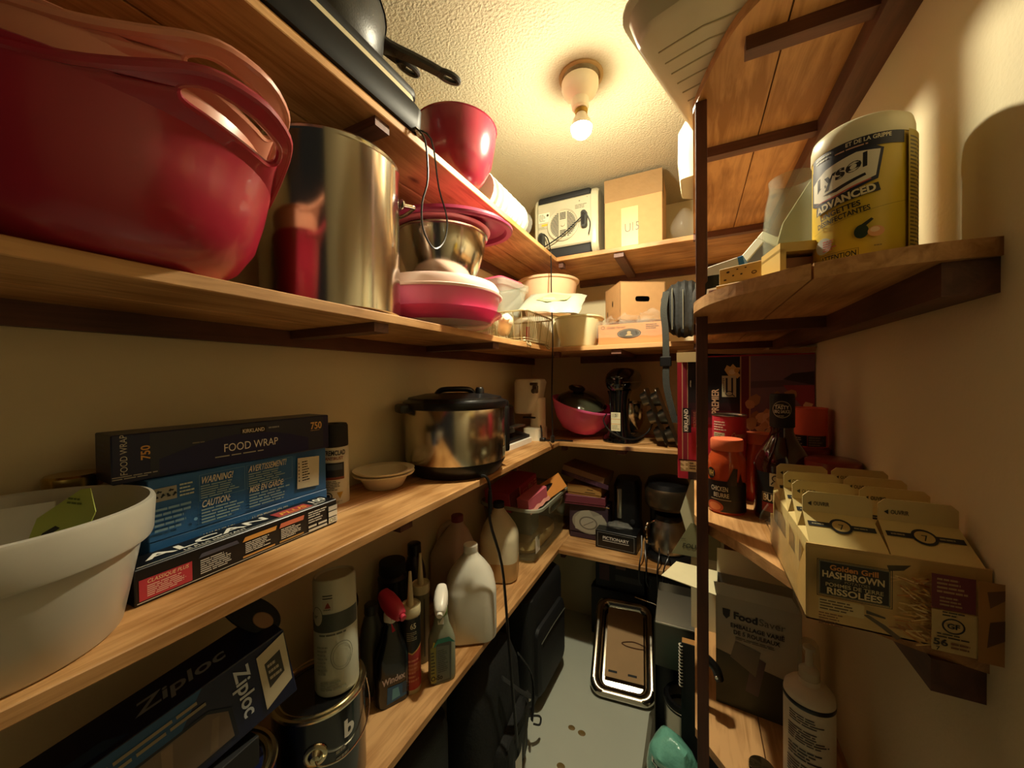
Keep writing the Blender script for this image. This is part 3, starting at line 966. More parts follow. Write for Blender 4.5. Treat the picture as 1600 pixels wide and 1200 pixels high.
# ================================================================ third shelf, left
pot_m = M('glazed_white_ceramic', 'bab6a8', .3, coat=.3)
t = thing('plant_pot', 'large white ceramic plant pot at the near end of the shelf', 'plant pot', (-.677, .098, S3))
part('pot', MB(pot_m).lathe([(0, .004), (.09, .004), (.096, 0), (.10, .004), (.118, .098), (.119, .102), (.1275, .104), (.129, .108), (.1315, .146), (.130, .150), (.126, .151), (.1225, .147), (.119, .108), (.094, .012), (0, .010)], seg=72, closed=False), t)
tm = M('potting_liner', 'b8b096', .7)
t = thing('plant_tag', 'lime green plant tag sticking up in the white pot', 'tag', (-.715, .135, S3 + .036), 30, -10, 8)
part('card', MB(M('lime_card', 'a9b552', .5)).prism([(-.028, .02), (.03, .02), (.042, .105), (.028, .132), (.018, .130), (-.022, .09)], -.0006, .0006, T=TR(rx=90)), t)
prt(t, 'tag_print', flat((-.028, -.0006, .02), (1, 0, 0), (0, 0, 1)), [('p', [(.015, .045), (.03, .056), (.036, .062), (.030, .064), (.018, .054)], '16180f'), ('L', .035, .09, .055, .10, 2, '5d6a1e'), ('p', [(.0, .0), (.04, .0), (.03, .03), (.0, .02)], 'e4e3d0')])
solo('plant_tag', 'white printed plant tag leaning in the white pot', 'tag', MB(M('white_card', 'dcd8c8', .5)).prism([(-.03, 0), (.03, 0), (.03, .13), (-.03, .128)], -.0006, .0006, T=TR(rx=90)), (-.735, .128, S3 + .014), 38, -10, -4)
t = thing('glass_jar', 'glass jar with a gold lid behind the white plant pot', 'jar', (-.822, .196, S3))
part('glass', MB(GLASS).lathe([(0, .003), (.030, .003), (.034, .008), (.034, .125), (.028, .14), (.028, .15), (.026, .15), (.026, .14), (.032, .124), (.032, .01), (0, .006)], seg=32, closed=False), t)
part('gold_lid', MB(M('gold_lid_metal', 'b59a55', .25, 1.0)).lathe([(.030, .142), (.0305, .158), (.028, .161), (0, .161)], seg=32), t, label='gold screw lid')

# boxes
t = thing('foil_box', 'long black foil box in front of the blue boxes', 'box', (-.684, .360, S3), 92.3)
w_, d_, h_ = .312, .050, .049
part('carton', MB(M('black_carton', '0e0f12', .35)).box(-w_ / 2, w_ / 2, -d_ / 2, d_ / 2, 0, h_, bev=.0012), t)
prt(t, 'front_print', front(w_, d_), [
    ('r', .002, .0035, w_ - .002, .0045, 'c9c6ba'), ('r', .004, .006, .062, .034, 'b23440'), ('t', .012, .027, .005, 'CLASSIQUE PLUS', 'e8d2a0', {'sh': .2, 'xs': .85}), ('L', .012, .009, .058, .025, 6, 'e4b8a8'),
    ('p', [(.07, .034), (.125, .034), (.122, .040), (.074, .040)], '4a4c5c'), ('L', .072, .009, .118, .031, 7, 'c9c7bd'),
    ('p', [(.130, .033), (.184, .033), (.186, .040), (.134, .040)], 'd69a4a'), ('L', .134, .013, .176, .031, 6, 'd9d6c9'), ('r', .130, .007, .182, .010, 'c79552'),
    ('p', [(.190, .033), (.236, .033), (.238, .041), (.193, .041)], 'cf7458'), ('L', .193, .012, .232, .031, 6, 'd9d6c9'), ('r', .190, .007, .236, .010, 'b08a4e'),
    ('L', .246, .030, .286, .043, 3, 'd2d0c6'), ('L', .246, .020, .286, .029, 2, 'c8c6bc'), ('r', .246, .012, .263, .016, 'cfcdc2'), ('r', .267, .012, .286, .016, 'cfcdc2'), ('r', .246, .005, .286, .009, 'cfcdc2'),
    ('r', .290, .030, .3105, .039, 'bdbab0'), ('r', .290, .018, .3105, .028, 'd8d5c6'), ('r', .290, .005, .3105, .016, 'd8d5c6'), ('o', .296, .0105, .004, .004, .0012, '6b7a3a'), ('L', .301, .007, .309, .015, 3, '6a675c')])
prt(t, 'top_print', topf(w_, d_, h_), [('r', .004, .004, .27, .0055, 'cfccc0'), ('t', .020, .020, .019, 'ALCAN', 'ecebe0', {'w': .165, 'b': .02}), ('t', .058, .0085, .006, 'LE PLUS RESISTANT', 'd9d6ca', {'xs': 1.15, 'b': .01}),
    ('p', [(.196, .006), (.262, .006), (.262, .034), (.196, .034)], 'a8403c'), ('t', .203, .012, .014, 'PLUS', 'e6a23c', {'sh': .25, 'w': .052, 'b': .02}), ('t', .268, .018, .018, '100', 'e9e7da', {'w': .034, 'b': .02}), ('L', .266, .004, .302, .014, 2, 'b9b6aa')])
blue = M('blue_carton', '2a5f94', .42, var=.08)
def warn_box(nm, label, x, y, z, rz, w_, d_, h_, extra):
    t = thing(nm, label, 'box', (x, y, z), rz, group='blue freezer bag boxes')
    part('carton', MB(blue).box(-w_ / 2, w_ / 2, -d_ / 2, d_ / 2, 0, h_, bev=.0012), t)
    A = '9fb2a8'
    T_ = 'c2bfa8'
    it = [('r', .006, h_ - .034, .034, h_ - .014, '8d8f84'), *recyc(.013, h_ - .024, .0065, '14202c'), *recyc(.027, h_ - .024, .0065, '14202c'), ('L', .037, h_ - .034, .056, h_ - .012, 4, A),
        ('r', .060, .004, .0605, h_ - .006, '3c6484'),
        ('t', .064, h_ - .021, .011, 'WARNING!', T_, {'sh': .2, 'w': .046, 'b': .015}), ('L', .064, h_ - .046, .128, h_ - .023, 6, '7f9ca0'),
        ('t', .136, h_ - .019, .011, 'AVERTISSEMENT!', T_, {'sh': .2, 'w': .068, 'b': .015}), ('L', .136, h_ - .046, .214, h_ - .021, 6, '7f9ca0'),
        ('f', .062, h_ - .048, .130, h_ - .006, .0006, '5f86a0'), ('f', .133, h_ - .048, .217, h_ - .006, .0006, '5f86a0'),
        ('L', .006, .012, .052, h_ - .042, 5, '6d8fa0')]
    if extra:
        it += [('t', .064, .033, .0105, 'CAUTION:', T_, {'sh': .2, 'w': .041, 'b': .015}), ('L', .064, .006, .130, .031, 5, '7f9ca0'), ('t', .136, .036, .0105, 'MISE EN GARDE:', T_, {'sh': .2, 'w': .062, 'b': .015}), ('L', .136, .008, .214, .034, 5, '7f9ca0'), ('d', .056, .018, .0025, .0025, '6fa0c8')]
    it += [('p', [(.226, .018), (.274, .014), (.276, h_ - .016), (.228, h_ - .012)], 'c4bda2'), ('r', .238, .030, .252, h_ - .018, 'cfc8ae'), ('L', .237, .030, .255, h_ - .019, 8, '33322c'), ('L', .229, .03, .232, h_ - .02, 6, '55534a')]
    prt(t, 'front_print', front(w_, d_), it)
    return t
warn_box('freezer_bag_box', 'blue warning box directly behind the foil box, lower one', -.757, .388, S3, 91, .295, .078, .058, False)
warn_box('freezer_bag_box', 'blue warning box in the middle of the stack under the food wrap', -.757, .387, S3 + .0583, 91.5, .295, .078, .092, True)
t = thing('food_wrap_box', 'dark navy food wrap box on top of the blue boxes', 'box', (-.752, .372, S3 + .1506), 86.5)
w_, d_, h_ = .325, .072, .070
part('carton', MB(NAVY).box(-w_ / 2, w_ / 2, -d_ / 2, d_ / 2, 0, h_, bev=.0015), t)
GR = '262a38'
arc = [(.05 + .23 * i / 16, .020 + .032 * math.sin(PI * (.08 + .84 * i / 16))) for i in range(17)]
prt(t, 'front_print', front(w_, d_), [('r', .040, .004, .312, h_ - .002, GR), ('p', arc + [(.28, .004), (.05, .004)], '0f1440'),
    ('t', .016, .012, .0075, 'FOOD WRAP', 'c9c3b0', {'rot': 90, 'xs': .9}), ('t', .040, .030, .010, '750', 'd09a4a', {'rot': 90, 'b': .02}), ('r', .158, .050, .200, .062, '0a0a10'), ('t', .161, .0525, .0065, 'KIRKLAND', 'd8ccae', {'w': .036, 'b': .02}), ('L', .204, .054, .228, .060, 1, '8d8a80'),
    ('t', .132, .024, .0135, 'FOOD WRAP', 'e4e0d2', {'w': .088}), ('L', .120, .015, .225, .019, 1, 'a8a596'), ('t', .284, .044, .014, '750', 'e0b064', {'b': .02, 'w': .024}), ('L', .284, .040, .304, .042, 1, 'b9934e'), ('L', .0, .006, .05, .012, 2, 'a8a596'), ('L', .09, .044, .115, .048, 1, '77715a')])
prt(t, 'end_print', leftf(w_, d_), [('L', .014, .020, .055, .058, 5, '3c4560')])

sp_w = M('paint_can_label', 'd9d2bc', .35)
t = thing('spray_can', 'black capped spray paint can behind the foil box end', 'spray can', (-.786, .606, S3))
part('can', MB(sp_w).lathe([(0, .002), (.030, .002), (.0325, 0), (.033, .006), (.0325, .130), (.030, .136), (.026, .140)], seg=36), t)
part('cap', MB(BLKM).lathe([(.0315, .136), (.032, .138), (.0315, .185), (.029, .190), (.012, .190), (.011, .186), (0, .186)], seg=36), t)
prt(t, 'label_print', wrap(.033, -38, 0), [('t', -.024, .118, .011, 'TREMCLAD', '17171c', {'b': .03, 'w': .05}), ('t', -.020, .107, .007, 'ANTIRUST', '8a3c22', {'b': .03, 'w': .040}), ('r', -.021, .066, .022, .100, '1a1c22'), ('r', -.016, .083, .018, .096, '3d4652'), ('r', -.021, .060, .022, .066, '7a3a26'), ('L', -.021, .034, .012, .058, 6, '55524a'), ('o', -.014, .022, .009, .009, .002, '22242a'), ('d', -.014, .022, .004, .004, '22242a'), ('p', [(.004, .03), (.018, .03), (.011, .014)], 'b8902c'), ('L', -.02, .004, .02, .010, 2, '8a857a')])
fo = M('offwhite_foam', 'ddd0b0', .7)
for k, (dz, lab) in enumerate(((0, 'white foam bowl beside the pressure cooker, lower of two'), (.009, 'white foam bowl stacked inside another beside the pressure cooker'))):
    solo('foam_bowl', lab, 'bowl', MB(fo).lathe([(0, .003), (.042, .003), (.046, 0), (.050, .003), (.062, .026), (.066, .034), (.080, .036), (.082, .040), (.079, .041), (.063, .037), (.058, .027), (.046, .007), (0, .007)], seg=44, closed=False), (-.772, .752, S3 + dz), group='foam bowls by the cooker')

# pressure cooker
t = thing('pressure_cooker', 'stainless electric pressure cooker with black lid and base', 'pressure cooker', (-.694, .986, S3))
part('base', MB(BLK).lathe([(0, .0), (.132, .0), (.14, .006), (.150, .024), (.1595, .040), (.1595, .046), (0, .046)], seg=56), t)
part('steel_body', MB(M('cooker_steel', 'cfc8b8', .21, 1.0, var=.25, vs=30, stretch=(1, 1, .03))).lathe([(.1585, .044), (.1600, .046), (.1600, .205), (.158, .208)], seg=72, closed=False), t)
part('lid', MB(BLK).lathe([(.158, .203), (.163, .206), (.166, .216), (.164, .226), (.150, .232), (.148, .238), (.10, .248), (0, .252)], seg=56), t)
hn = MB(BLK)
hn.tube([(-.06, 0, .246), (-.05, 0, .257), (-.03, 0, .262), (.03, 0, .262), (.05, 0, .257), (.06, 0, .246)], .009, seg=10, flat=(1.6, 1), T=TR(rz=40))
part('lid_handle', hn, t)
part('steam_valve', MB(BLK).lathe([(.014, .24), (.014, .262), (.010, .268), (0, .268)], seg=18), t, (.08, .02, 0))
for a in (60, -120):
    part('side_handle', MB(BLK).box(.150, .190, -.030, .030, .195, .222, bev=.008, seg=2, T=TR(rz=a)), t)
cp = MB(BLK)
cp.box(.152, .176, -.045, .045, .05, .205, bev=.01, seg=2, T=TR(rz=52))
part('condensation_housing', cp, t)
prt(t, 'rating_label', wrap(.1600, 22, 0), [('r', -.036, .052, -.010, .082, '8f8668'), ('b', -.032, .058, -.014, .077, '2f2b22'), ('r', -.006, .058, .020, .112, '8f8a78'), ('L', -.003, .062, .017, .108, 9, '5f5a4a')])
cdl = MB(BLK)
cdl.tube([(.135, -.07, .012), (.150, -.062, .006), (.159, -.058, -.03), (.158, -.06, -.12), (.180, -.03, -.26), (.192, -.02, -.45), (.206, -.022, -.62), (.222, -.025, -.80), (.222, -.02, -.98)], .0042, seg=8)
part('power_cord', cdl, t)
part('cord_plug', MB(BLK).lathe([(.0045, -.10), (.0065, -.085), (.007, -.055), (.005, -.03)], seg=10), t, (.159, -.0595, 0))

# white can opener and the slicer behind the cooker
t = thing('can_opener', 'cream electric can opener in the corner behind the cooker', 'can opener', (-.715, 1.665, S3), 0)
part('base', MB(CREAM).loft([rrect(.085, .13, .02, 0, cx=.02, cy=-.01), rrect(.085, .13, .02, .055, cx=.02, cy=-.01), rrect(.07, .10, .02, .062, cx=.02)]), t)
part('column', MB(CREAM).loft([rrect(.062, .085, .02, .05, cx=.03), rrect(.058, .08, .02, .12, cx=.032), rrect(.060, .085, .02, .20, cx=.03)]), t)
part('motor_head', MB(CREAM).loft([rrect(.085, .11, .03, .125, cx=-.030, cy=-.01), rrect(.105, .115, .03, .135, cx=-.026, cy=-.01), rrect(.125, .12, .03, .20, cx=-.012, cy=-.01), rrect(.14, .12, .03, .275, cx=-.004, cy=-.01), rrect(.13, .11, .03, .290, cx=-.004, cy=-.01), rrect(.10, .08, .03, .294, cx=-.004, cy=-.01)]), t)
part('lever', MB(BLK).box(-.02, .045, -.075, -.06, .105, .113, bev=.003), t)
b = MB(M('opener_metal', '6d5c48', .35, .8))
b.box(.035, .062, -.082, -.066, .225, .262, bev=.004)
b.lathe([(.012, 0), (.012, .010), (.008, .013), (0, .013)], seg=16, T=TR((.046, -.082, .236), rx=90))
b.box(.02, .06, -.078, -.066, .262, .275, bev=.003)
part('cutter_head', b, t)
t = thing('sandwich_press', 'black kitchen appliance on a white wedge behind the pressure cooker', 'appliance', (-.752, 1.445, S3), 0)
b = MB(WHT)
b.prism([(-.09, 0), (.078, 0), (.078, .022), (-.09, .060)], -.115, .125, T=TR(rx=90) @ TR())
part('wedge_base', b, t, (0, 0, 0))
part('sloped_plate', MB(BLK).prism([(-.09, .0605), (.070, .0245), (.070, .036), (-.09, .072)], -.11, .12, T=TR(rx=90)), t)
part('housing', MB(BLK).loft([rrect(.13, .12, .02, .058, cx=-.025, cy=-.03), rrect(.125, .115, .02, .17, cx=-.025, cy=-.03), rrect(.09, .09, .03, .19, cx=-.03, cy=-.03)]), t)
part('trim_strip', MB(CHROME).box(.0405, .0425, -.085, -.080, .065, .165), t)
part('crumb_tray', MB(STEEL2).box(.02, .075, -.07, .05, .085, .091, bev=.001), t)
solo('short_cord', 'black cord with a plug curled beside the can opener', 'cord', MB(BLK).tube([(-.66, 1.635, S3 + .07), (-.648, 1.618, S3 + .05), (-.642, 1.61, S3 + .012), (-.63, 1.60, S3 + .006), (-.60, 1.605, S3 + .005), (-.55, 1.63, S3 + .0045), (-.50, 1.635, S3 + .0042)], .0035, seg=7).box(-.648, -.622, 1.588, 1.612, S3 + .0005, S3 + .016, bev=.003), (0, 0, 0))

# ================================================================ third shelf, back
pkc = M('pink_clear_plastic', 'f06a9c', .22, clear=.25)
t = thing('pink_bowl', 'see-through hot pink bowl tilted against the stand mixer', 'bowl', (-.520, 1.79, S3 + .034), 0, 4, 15)
part('bowl', MB(pkc).lathe([(0, .003), (.06, .003), (.066, 0), (.088, .010), (.124, .055), (.146, .10), (.156, .130), (.163, .131), (.164, .139), (.154, .139), (.142, .10), (.120, .056), (.085, .015), (0, .008)], seg=56, closed=False), t)
t = thing('glass_pan_cover', 'dark glass pan cover with black knob resting in the pink bowl', 'pan cover', (-.508, 1.80, S3 + .166), 0, 12, 12)
part('glass_dome', MB(M('smoked_glass', '3c3c2c', .12, coat=.5)).lathe([(.125, 0), (.128, .004), (.110, .028), (.07, .052), (0, .064)], seg=48), t)
part('knob', MB(BLK).lathe([(.014, .058), (.016, .072), (.034, .080), (.036, .090), (.026, .098), (0, .100)], seg=28, sx=1.15), t, (-.025, -.02, -.006))
part('knob_trim', MB(CHROME).lathe([(.020, .0985), (.020, .1005), (0, .1015)], seg=20, sx=1.2), t, (-.025, -.02, -.006))
# stand mixer
gl = M('gloss_black_enamel', '090909', .12, coat=.6, var=.1)
t = thing('stand_mixer', 'glossy black stand mixer with steel bowl on the back shelf', 'mixer', (-.300, 1.760, S3), -7)
b = MB(gl)
b.loft([rrect(.165, .225, .07, 0, cy=.02), rrect(.165, .225, .07, .012, cy=.02), rrect(.150, .21, .065, .028, cy=.02), rrect(.10, .16, .045, .040, cy=.0)])
part('foot', b, t)
b = MB(gl)
b.loft([rrect(.10, .10, .035, .030, cy=-.045), rrect(.085, .085, .03, .07, cy=-.045), rrect(.075, .08, .028, .15, cy=-.045), rrect(.085, .10, .03, .215, cy=-.04), rrect(.10, .11, .035, .235, cy=-.035)])
part('pedestal', b, t)
b = MB(gl)
b.loft([[(x * s, y, .280 + z * s + (.004 if y > 0 else 0)) for x, z, _ in rrect(.118, .118, .055, 0)] for y, s in ((-.118, .02), (-.115, .35), (-.105, .62), (-.085, .86), (-.055, .98), (.0, 1.0), (.08, .98), (.14, .92), (.175, .78), (.188, .5), (.190, .05))])
part('motor_head', b, t)
b = MB(CHROME)
b.loft([[(x * s, y, .2735 + z * s * .12) for x, z, _ in rrect(.118, .118, .055, 0)] for y, s in ((-.105, .66), (-.086, .90), (-.055, 1.012), (.0, 1.03), (.1, 1.01), (.15, .93))])
part('trim_band', b, t)
part('bowl', MB(STEEL).lathe([(0, .04), (.04, .04), (.05, .044), (.075, .09), (.086, .15), (.088, .172), (.090, .174), (.086, .174), (.072, .092), (0, .05)], seg=44, closed=False), t, (0, .105, 0))
prt(t, 'sticker', flat((-.0225, -.0885, .056), (1, 0, 0), (0, 0, 1)), [('r', 0, 0, .042, .083, 'd6cda8'), ('L', .004, .060, .038, .078, 4, '8d876a'), ('r', 0, .052, .042, .054, 'c98a3a'), ('r', 0, .030, .042, .032, 'c98a3a'), ('L', .004, .006, .038, .027, 3, '9a946f'), ('t', .017, .065, .012, '5', '2c2a22')], h0=.004)
cd = MB(BLK).tube([(-.045, -.085, .13), (-.055, -.10, .10), (-.02, -.12, .06), (.04, -.13, .035), (.09, -.10, .03), (.13, -.05, .06), (.145, 0, .12)], .0032, seg=7)
part('cord', cd, t)
# muffin tins
tin = M('dark_tin', '6f6a5e', .3, 1.0)
for k, (x, lab, rx) in enumerate(((-.115, 'muffin tin leaning on the back shelf, left one', 20), (-.072, 'muffin tin leaning on the back shelf, right one by the popcorn box', 20))):
    t = thing('muffin_tin', lab, 'muffin tin', (x + .01, 1.715, S3 + .012), 0, 0, -20, group='leaning muffin tins')
    b = MB(tin)
    b.loft([[(.0, y, z + .125) for y, z, _ in rrect(.17, .25, .015, 0)], [(.0025, y, z + .125) for y, z, _ in rrect(.17, .25, .015, 0)]], smooth=False)
    part('plate', b, t)
    for i in range(3):
        for j in (-1, 1):
            part('cup', MB(tin).lathe([(.034, 0), (.027, .028), (0, .028)], seg=20, T=TR((-.0005, j * .042, .045 + i * .08), ry=-90)), t)
# ================================================================ third shelf, right
rd = M('deep_red_carton', 'b42838', .38, var=.15)
t = thing('popcorn_box', 'tall red and black popcorn carton standing behind the sauce jars', 'box', (.1155, 1.23, S3), 0)
w_, d_, h_ = .317, .125, .352
part('carton', MB(rd).box(-w_ / 2, w_ / 2, -d_ / 2, d_ / 2, 0, h_, bev=.0015), t)
fl_ = MB(CARD_D)
fl_.sheet(lambda u, v: (-w_ / 2 + u * w_, -d_ / 2 - .012 * v - .004 * math.sin(7 * u), h_ + .003 + v * .012 + .004 * math.sin(5 * u + 1)), 16, 2)
fl_.sheet(lambda u, v: (-w_ / 2 + u * w_, -d_ / 2 + v * d_ * .9, h_ + .002 + .006 * math.sin(5 * u + 1) * (1 - v)), 16, 4)
part('torn_flap', fl_, t, label='torn open brown top flap')
part('packing_tape', MB(M('yellow_tape', 'c2a878', .2)).box(-w_ / 2 - .001, -w_ / 2 + .075, -d_ / 2 - .014, -d_ / 2 - .012, h_ - .016, h_ + .012), t)
pop = []
rnd = random.Random(3)
for k in range(60):
    u, v = rnd.uniform(.175, .315), rnd.uniform(.085, .265)
    if v > .25 - (u - .175) * .2 + rnd.uniform(-.02, .02):
        continue
    s = rnd.uniform(.010, .020)
    pop.append(('p', [(u + s * rnd.uniform(.6, 1.1) * math.cos(a), v + s * rnd.uniform(.6, 1.1) * math.sin(a)) for a in [2 * PI * i / 9 for i in range(9)]], rnd.choice(['c29468', 'd2a87c', 'b0845a', 'ddb88c', 'a07048'])))
p1 = [(.118, .312), (.124, .325), (.132, .320), (.138, .328), (.146, .318), (.156, .318), (.150, .304), (.156, .296), (.148, .288), (.140, .296), (.130, .292), (.124, .302)]
prt(t, 'front_print', front(w_, d_), [
    ('r', 0, .055, .012, h_ - .004, '8f1422'), ('r', .012, .055, .014, h_ - .004, 'c49a72'), ('r', .014, .055, .026, h_ - .004, '7d1c2c'), ('r', .026, .055, .0275, h_ - .004, 'c49a72'),
    ('r', .0275, .22, .155, h_ - .004, '14090c'), ('r', .0275, .20, .155, .22, '2a0b10'), ('r', .0275, .18, .155, .20, '470e16'), ('r', .0275, .16, .155, .18, '66121c'),
    ('r', .155, .06, .158, h_ - .004, 'c49a72'), ('r', .158, .06, .176, h_ - .004, '6d1a26'), ('r', .176, .06, .179, h_ - .004, 'b58d64'), ('r', .179, .06, .316, h_ - .004, '7d5c6a'), ('p', [(.18, .28), (.315, .285), (.315, .27), (.18, .262)], '5f4650'), ('p', [(.27, .30), (.315, .305), (.315, .27), (.25, .285)], '33262a'), ('p', [(.25, .27), (.315, .27), (.315, .18)], '9a3a48'),
    *pop, ('p', p1, 'dcb672'), ('d', .136, .306, .008, .007, 'e8cf9a'), ('d', .147, .310, .006, .006, 'c99a4e'),
    ('r', .112, .238, .1455, .296, 'c9bb92'), ('r', .121, .250, .1255, .290, '16182a'), ('r', .134, .250, .1385, .290, '16182a'), ('L', .114, .252, .119, .29, 8, '5a5342'), ('o', .129, .2475, .009, .007, .002, '16182a'), ('p', [(.135, .244), (.142, .239), (.143, .241), (.136, .246)], '16182a'),
    ('t', .104, .19, .017, 'PREMIER', 'dcae84', {'rot': 90, 'b': .02, 'w': .07}),
    ('r', .014, .135, .036, .205, '0b0a10'), ('t', .0275, .138, .010, 'KIRKLAND', 'e8dfc8', {'rot': 90, 'b': .03, 'w': .064}), ('L', .029, .14, .034, .20, 1, '777062'), ('t', .048, .15, .007, 'MICROWAVE', 'b06a50', {'rot': 90, 'w': .045}),
    ('r', .004, .055, .05, .058, '14090c'), ('r', .008, .024, .05, .054, 'a08a5c'), ('t', .026, .028, .018, '44', 'd8c190', {'rot': 90, 'b': .03}), ('L', .031, .03, .048, .052, 3, '4b3a24'), ('r', .0275, .002, .155, .024, '1a0a0e'), ('t', .036, .265, .004, 'ultimate', 'b99b78', {'rot': 90})])

def can(label, x, y, z, r, h, body, rim, items, grp=None, az=-100):
    t = thing('food_can', label, 'can', (x, y, z), group=grp)
    part('can_body', MB(body).lathe([(r - .001, .003), (r, .004), (r, h - .004), (r - .001, h - .003)], seg=40, closed=False), t)
    part('rim', MB(rim).lathe([(0, .002), (r - .002, .002), (r + .0005, 0), (r + .001, .002), (r - .001, .004)], seg=40), t)
    part('rim', MB(rim).lathe([(r - .001, h - .004), (r + .001, h - .002), (r + .0005, h), (r - .002, h - .001), (r - .003, h - .004), (0, h - .004)], seg=40), t)
    if items:
        prt(t, 'label_print', wrap(r, az, 0), items)
    return t
rl = M('can_label_red', 'c23040', .35)
lab = [('L', -.030, .066, .002, .090, 4, 'd8b9a0'), ('r', -.030, .034, -.002, .062, 'cdbb92'), ('L', -.028, .036, -.004, .060, 6, '6a5a42'), ('t', .010, .052, .012, 'Carnation', 'dcae78', {'sh': .3, 'w': .036})]
can('red labelled milk can under another can behind the jars', .076, 1.03, S3, .036, .098, rl, STEEL2, lab, 'stacked red milk cans', -105)
can('red labelled milk can, upper one, seen above the butter chicken jar', .076, 1.03, S3 + .0985, .036, .104, rl, STEEL2, lab, 'stacked red milk cans', -105)

def jar(label, x, y, z, r, h, sauce, capc, items, az):
    t = thing('sauce_jar', label, 'jar', (x, y, z))
    part('jar_glass', MB(sauce).lathe([(0, .002), (r - .006, .002), (r - .003, 0), (r, .006), (r, h * .66), (r * .96, h * .74), (r * .80, h * .83), (r * .78, h * .87), (0, h * .87)], seg=44), t)
    part('screw_lid', MB(capc).lathe([(r * .84, h * .85), (r * .86, h * .86), (r * .86, h * .98), (r * .82, h), (r * .70, h * .995), (0, h * .99)], seg=44), t)
    if items:
        prt(t, 'label_print', wrap(r, az, 0), items)
    return t
saucem = M('orange_sauce', 'c04c24', .15, coat=.6, var=.25)
oc = M('orange_lid', 'e0704a', .35)
jar('orange lidded butter chicken sauce jar next to the wooden post', .064, .928, S3, .037, .158, saucem, oc,
    [('r', -.050, .030, .048, .064, '120d0c'), ('p', [(-.050, .064), (.048, .064), (.040, .070), (.0, .072), (-.04, .070)], '1a100d'), ('r', -.05, .006, .048, .030, '1c1210'), ('t', -.030, .050, .010, 'CHICKEN', 'd9cfb4', {'w': .034, 'b': .01}), ('t', -.024, .037, .009, 'BEURRE', 'd9cfb4', {'w': .030, 'b': .01}), ('r', -.03, .031, .01, .033, '9a8f78'), ('d', -.022, .016, .018, .012, 'a9482a'), ('d', -.022, .016, .013, .008, 'cf7a4a'), ('p', [(.0, .064), (.014, .100), (.022, .100), (.020, .064)], '2c140d'), ('p', [(.022, .064), (.028, .09), (.034, .064)], '2c140d'), ('d', -.03, .086, .010, .012, '14100e'), ('t', -.036, .080, .012, 'VH', 'd9b05a', {'b': .02, 'w': .012})], -97)
jar('second orange lidded sauce jar, behind the barbecue sauce', .138, 1.045, S3, .037, .158, saucem, oc, None, -95)

bbm = M('dark_brown_sauce', '2c0d08', .1, coat=.8, var=.2)
t = thing('sauce_bottle', 'tall dark barbecue sauce bottle with a black sealed neck', 'bottle', (.163, .925, S3))
part('bottle', MB(bbm).lathe([(0, .003), (.044, .003), (.048, 0), (.050, .006), (.050, .112), (.047, .126), (.036, .146), (.024, .166), (.0195, .18), (.0195, .20), (0, .20)], seg=48), t)
part('neck_seal', MB(BLKM).lathe([(.0195, .188), (.0215, .19), (.0215, .253), (.020, .257), (.010, .257), (0, .254)], seg=32), t)
prt(t, 'seal_print', wrap(.0215, -101, 0), [('o', 0, .226, .0165, .017, .0012, 'b5a888'), ('t', 0, .227, .007, 'TASTY', 'd9cfb4', {'a': 'c', 'b': .03, 'w': .024}), ('t', 0, .219, .006, 'BBQ SAUCE', 'd9cfb4', {'a': 'c', 'b': .02, 'w': .026}), ('L', -.010, .233, .010, .238, 1, 'a09478'), ('L', -.010, .211, .010, .215, 1, 'a09478')])
prt(t, 'label_print', wrap(.050, -101, 0), [('r', -.048, .012, .048, .100, '0d0c0d'), ('r', -.020, .074, .004, .100, 'b9ac88'), ('o', -.008, .090, .008, .007, .002, '1a1a20'), ('p', [(-.014, .084), (-.018, .078), (-.016, .077), (-.012, .083)], '1a1a20'), ('f', -.034, .026, .034, .060, .0012, '8a7f66'), ('t', -.032, .044, .013, 'BULLS-EYE', 'd8c8a0', {'b': .03, 'w': .062}), ('r', -.034, .022, .034, .040, '8f1f20')])

brn = M('dark_red_jar', '7a2c28', .3, coat=.3, var=.2)
def tub(nm, label, x, y, r, h, m):
    t = thing(nm, label, 'jar', (x, y, S3))
    part('jar_body', MB(m).lathe([(0, .003), (r - .006, .003), (r - .002, 0), (r, .006), (r, h * .78), (r - .003, h * .82), (0, h * .82)], seg=40), t)
    part('wide_lid', MB(m).lathe([(r + .001, h * .80), (r + .0015, h * .97), (r - .004, h), (0, h)], seg=40), t)
tub('jam_jar', 'wide dark red jar with a red can standing on it', .224, 1.045, .047, .135, brn)
tub('jam_jar', 'dark red jar beside the right wall and the cartons', .232, .880, .040, .138, brn)
can('bright red can with a black band standing on the dark jar', .233, 1.045, S3 + .1355, .034, .086, M('vermilion_label', 'e8644a', .45), M('vermilion_rim', 'e8644a', .45), [('r', -.05, .001, .002, .026, '15110f'), ('L', -.03, .005, -.006, .022, 4, 'a89a80'), ('r', .003, .001, .04, .026, '4b4030'), ('L', .005, .003, .03, .024, 4, '8d7c5c')], None, -110)

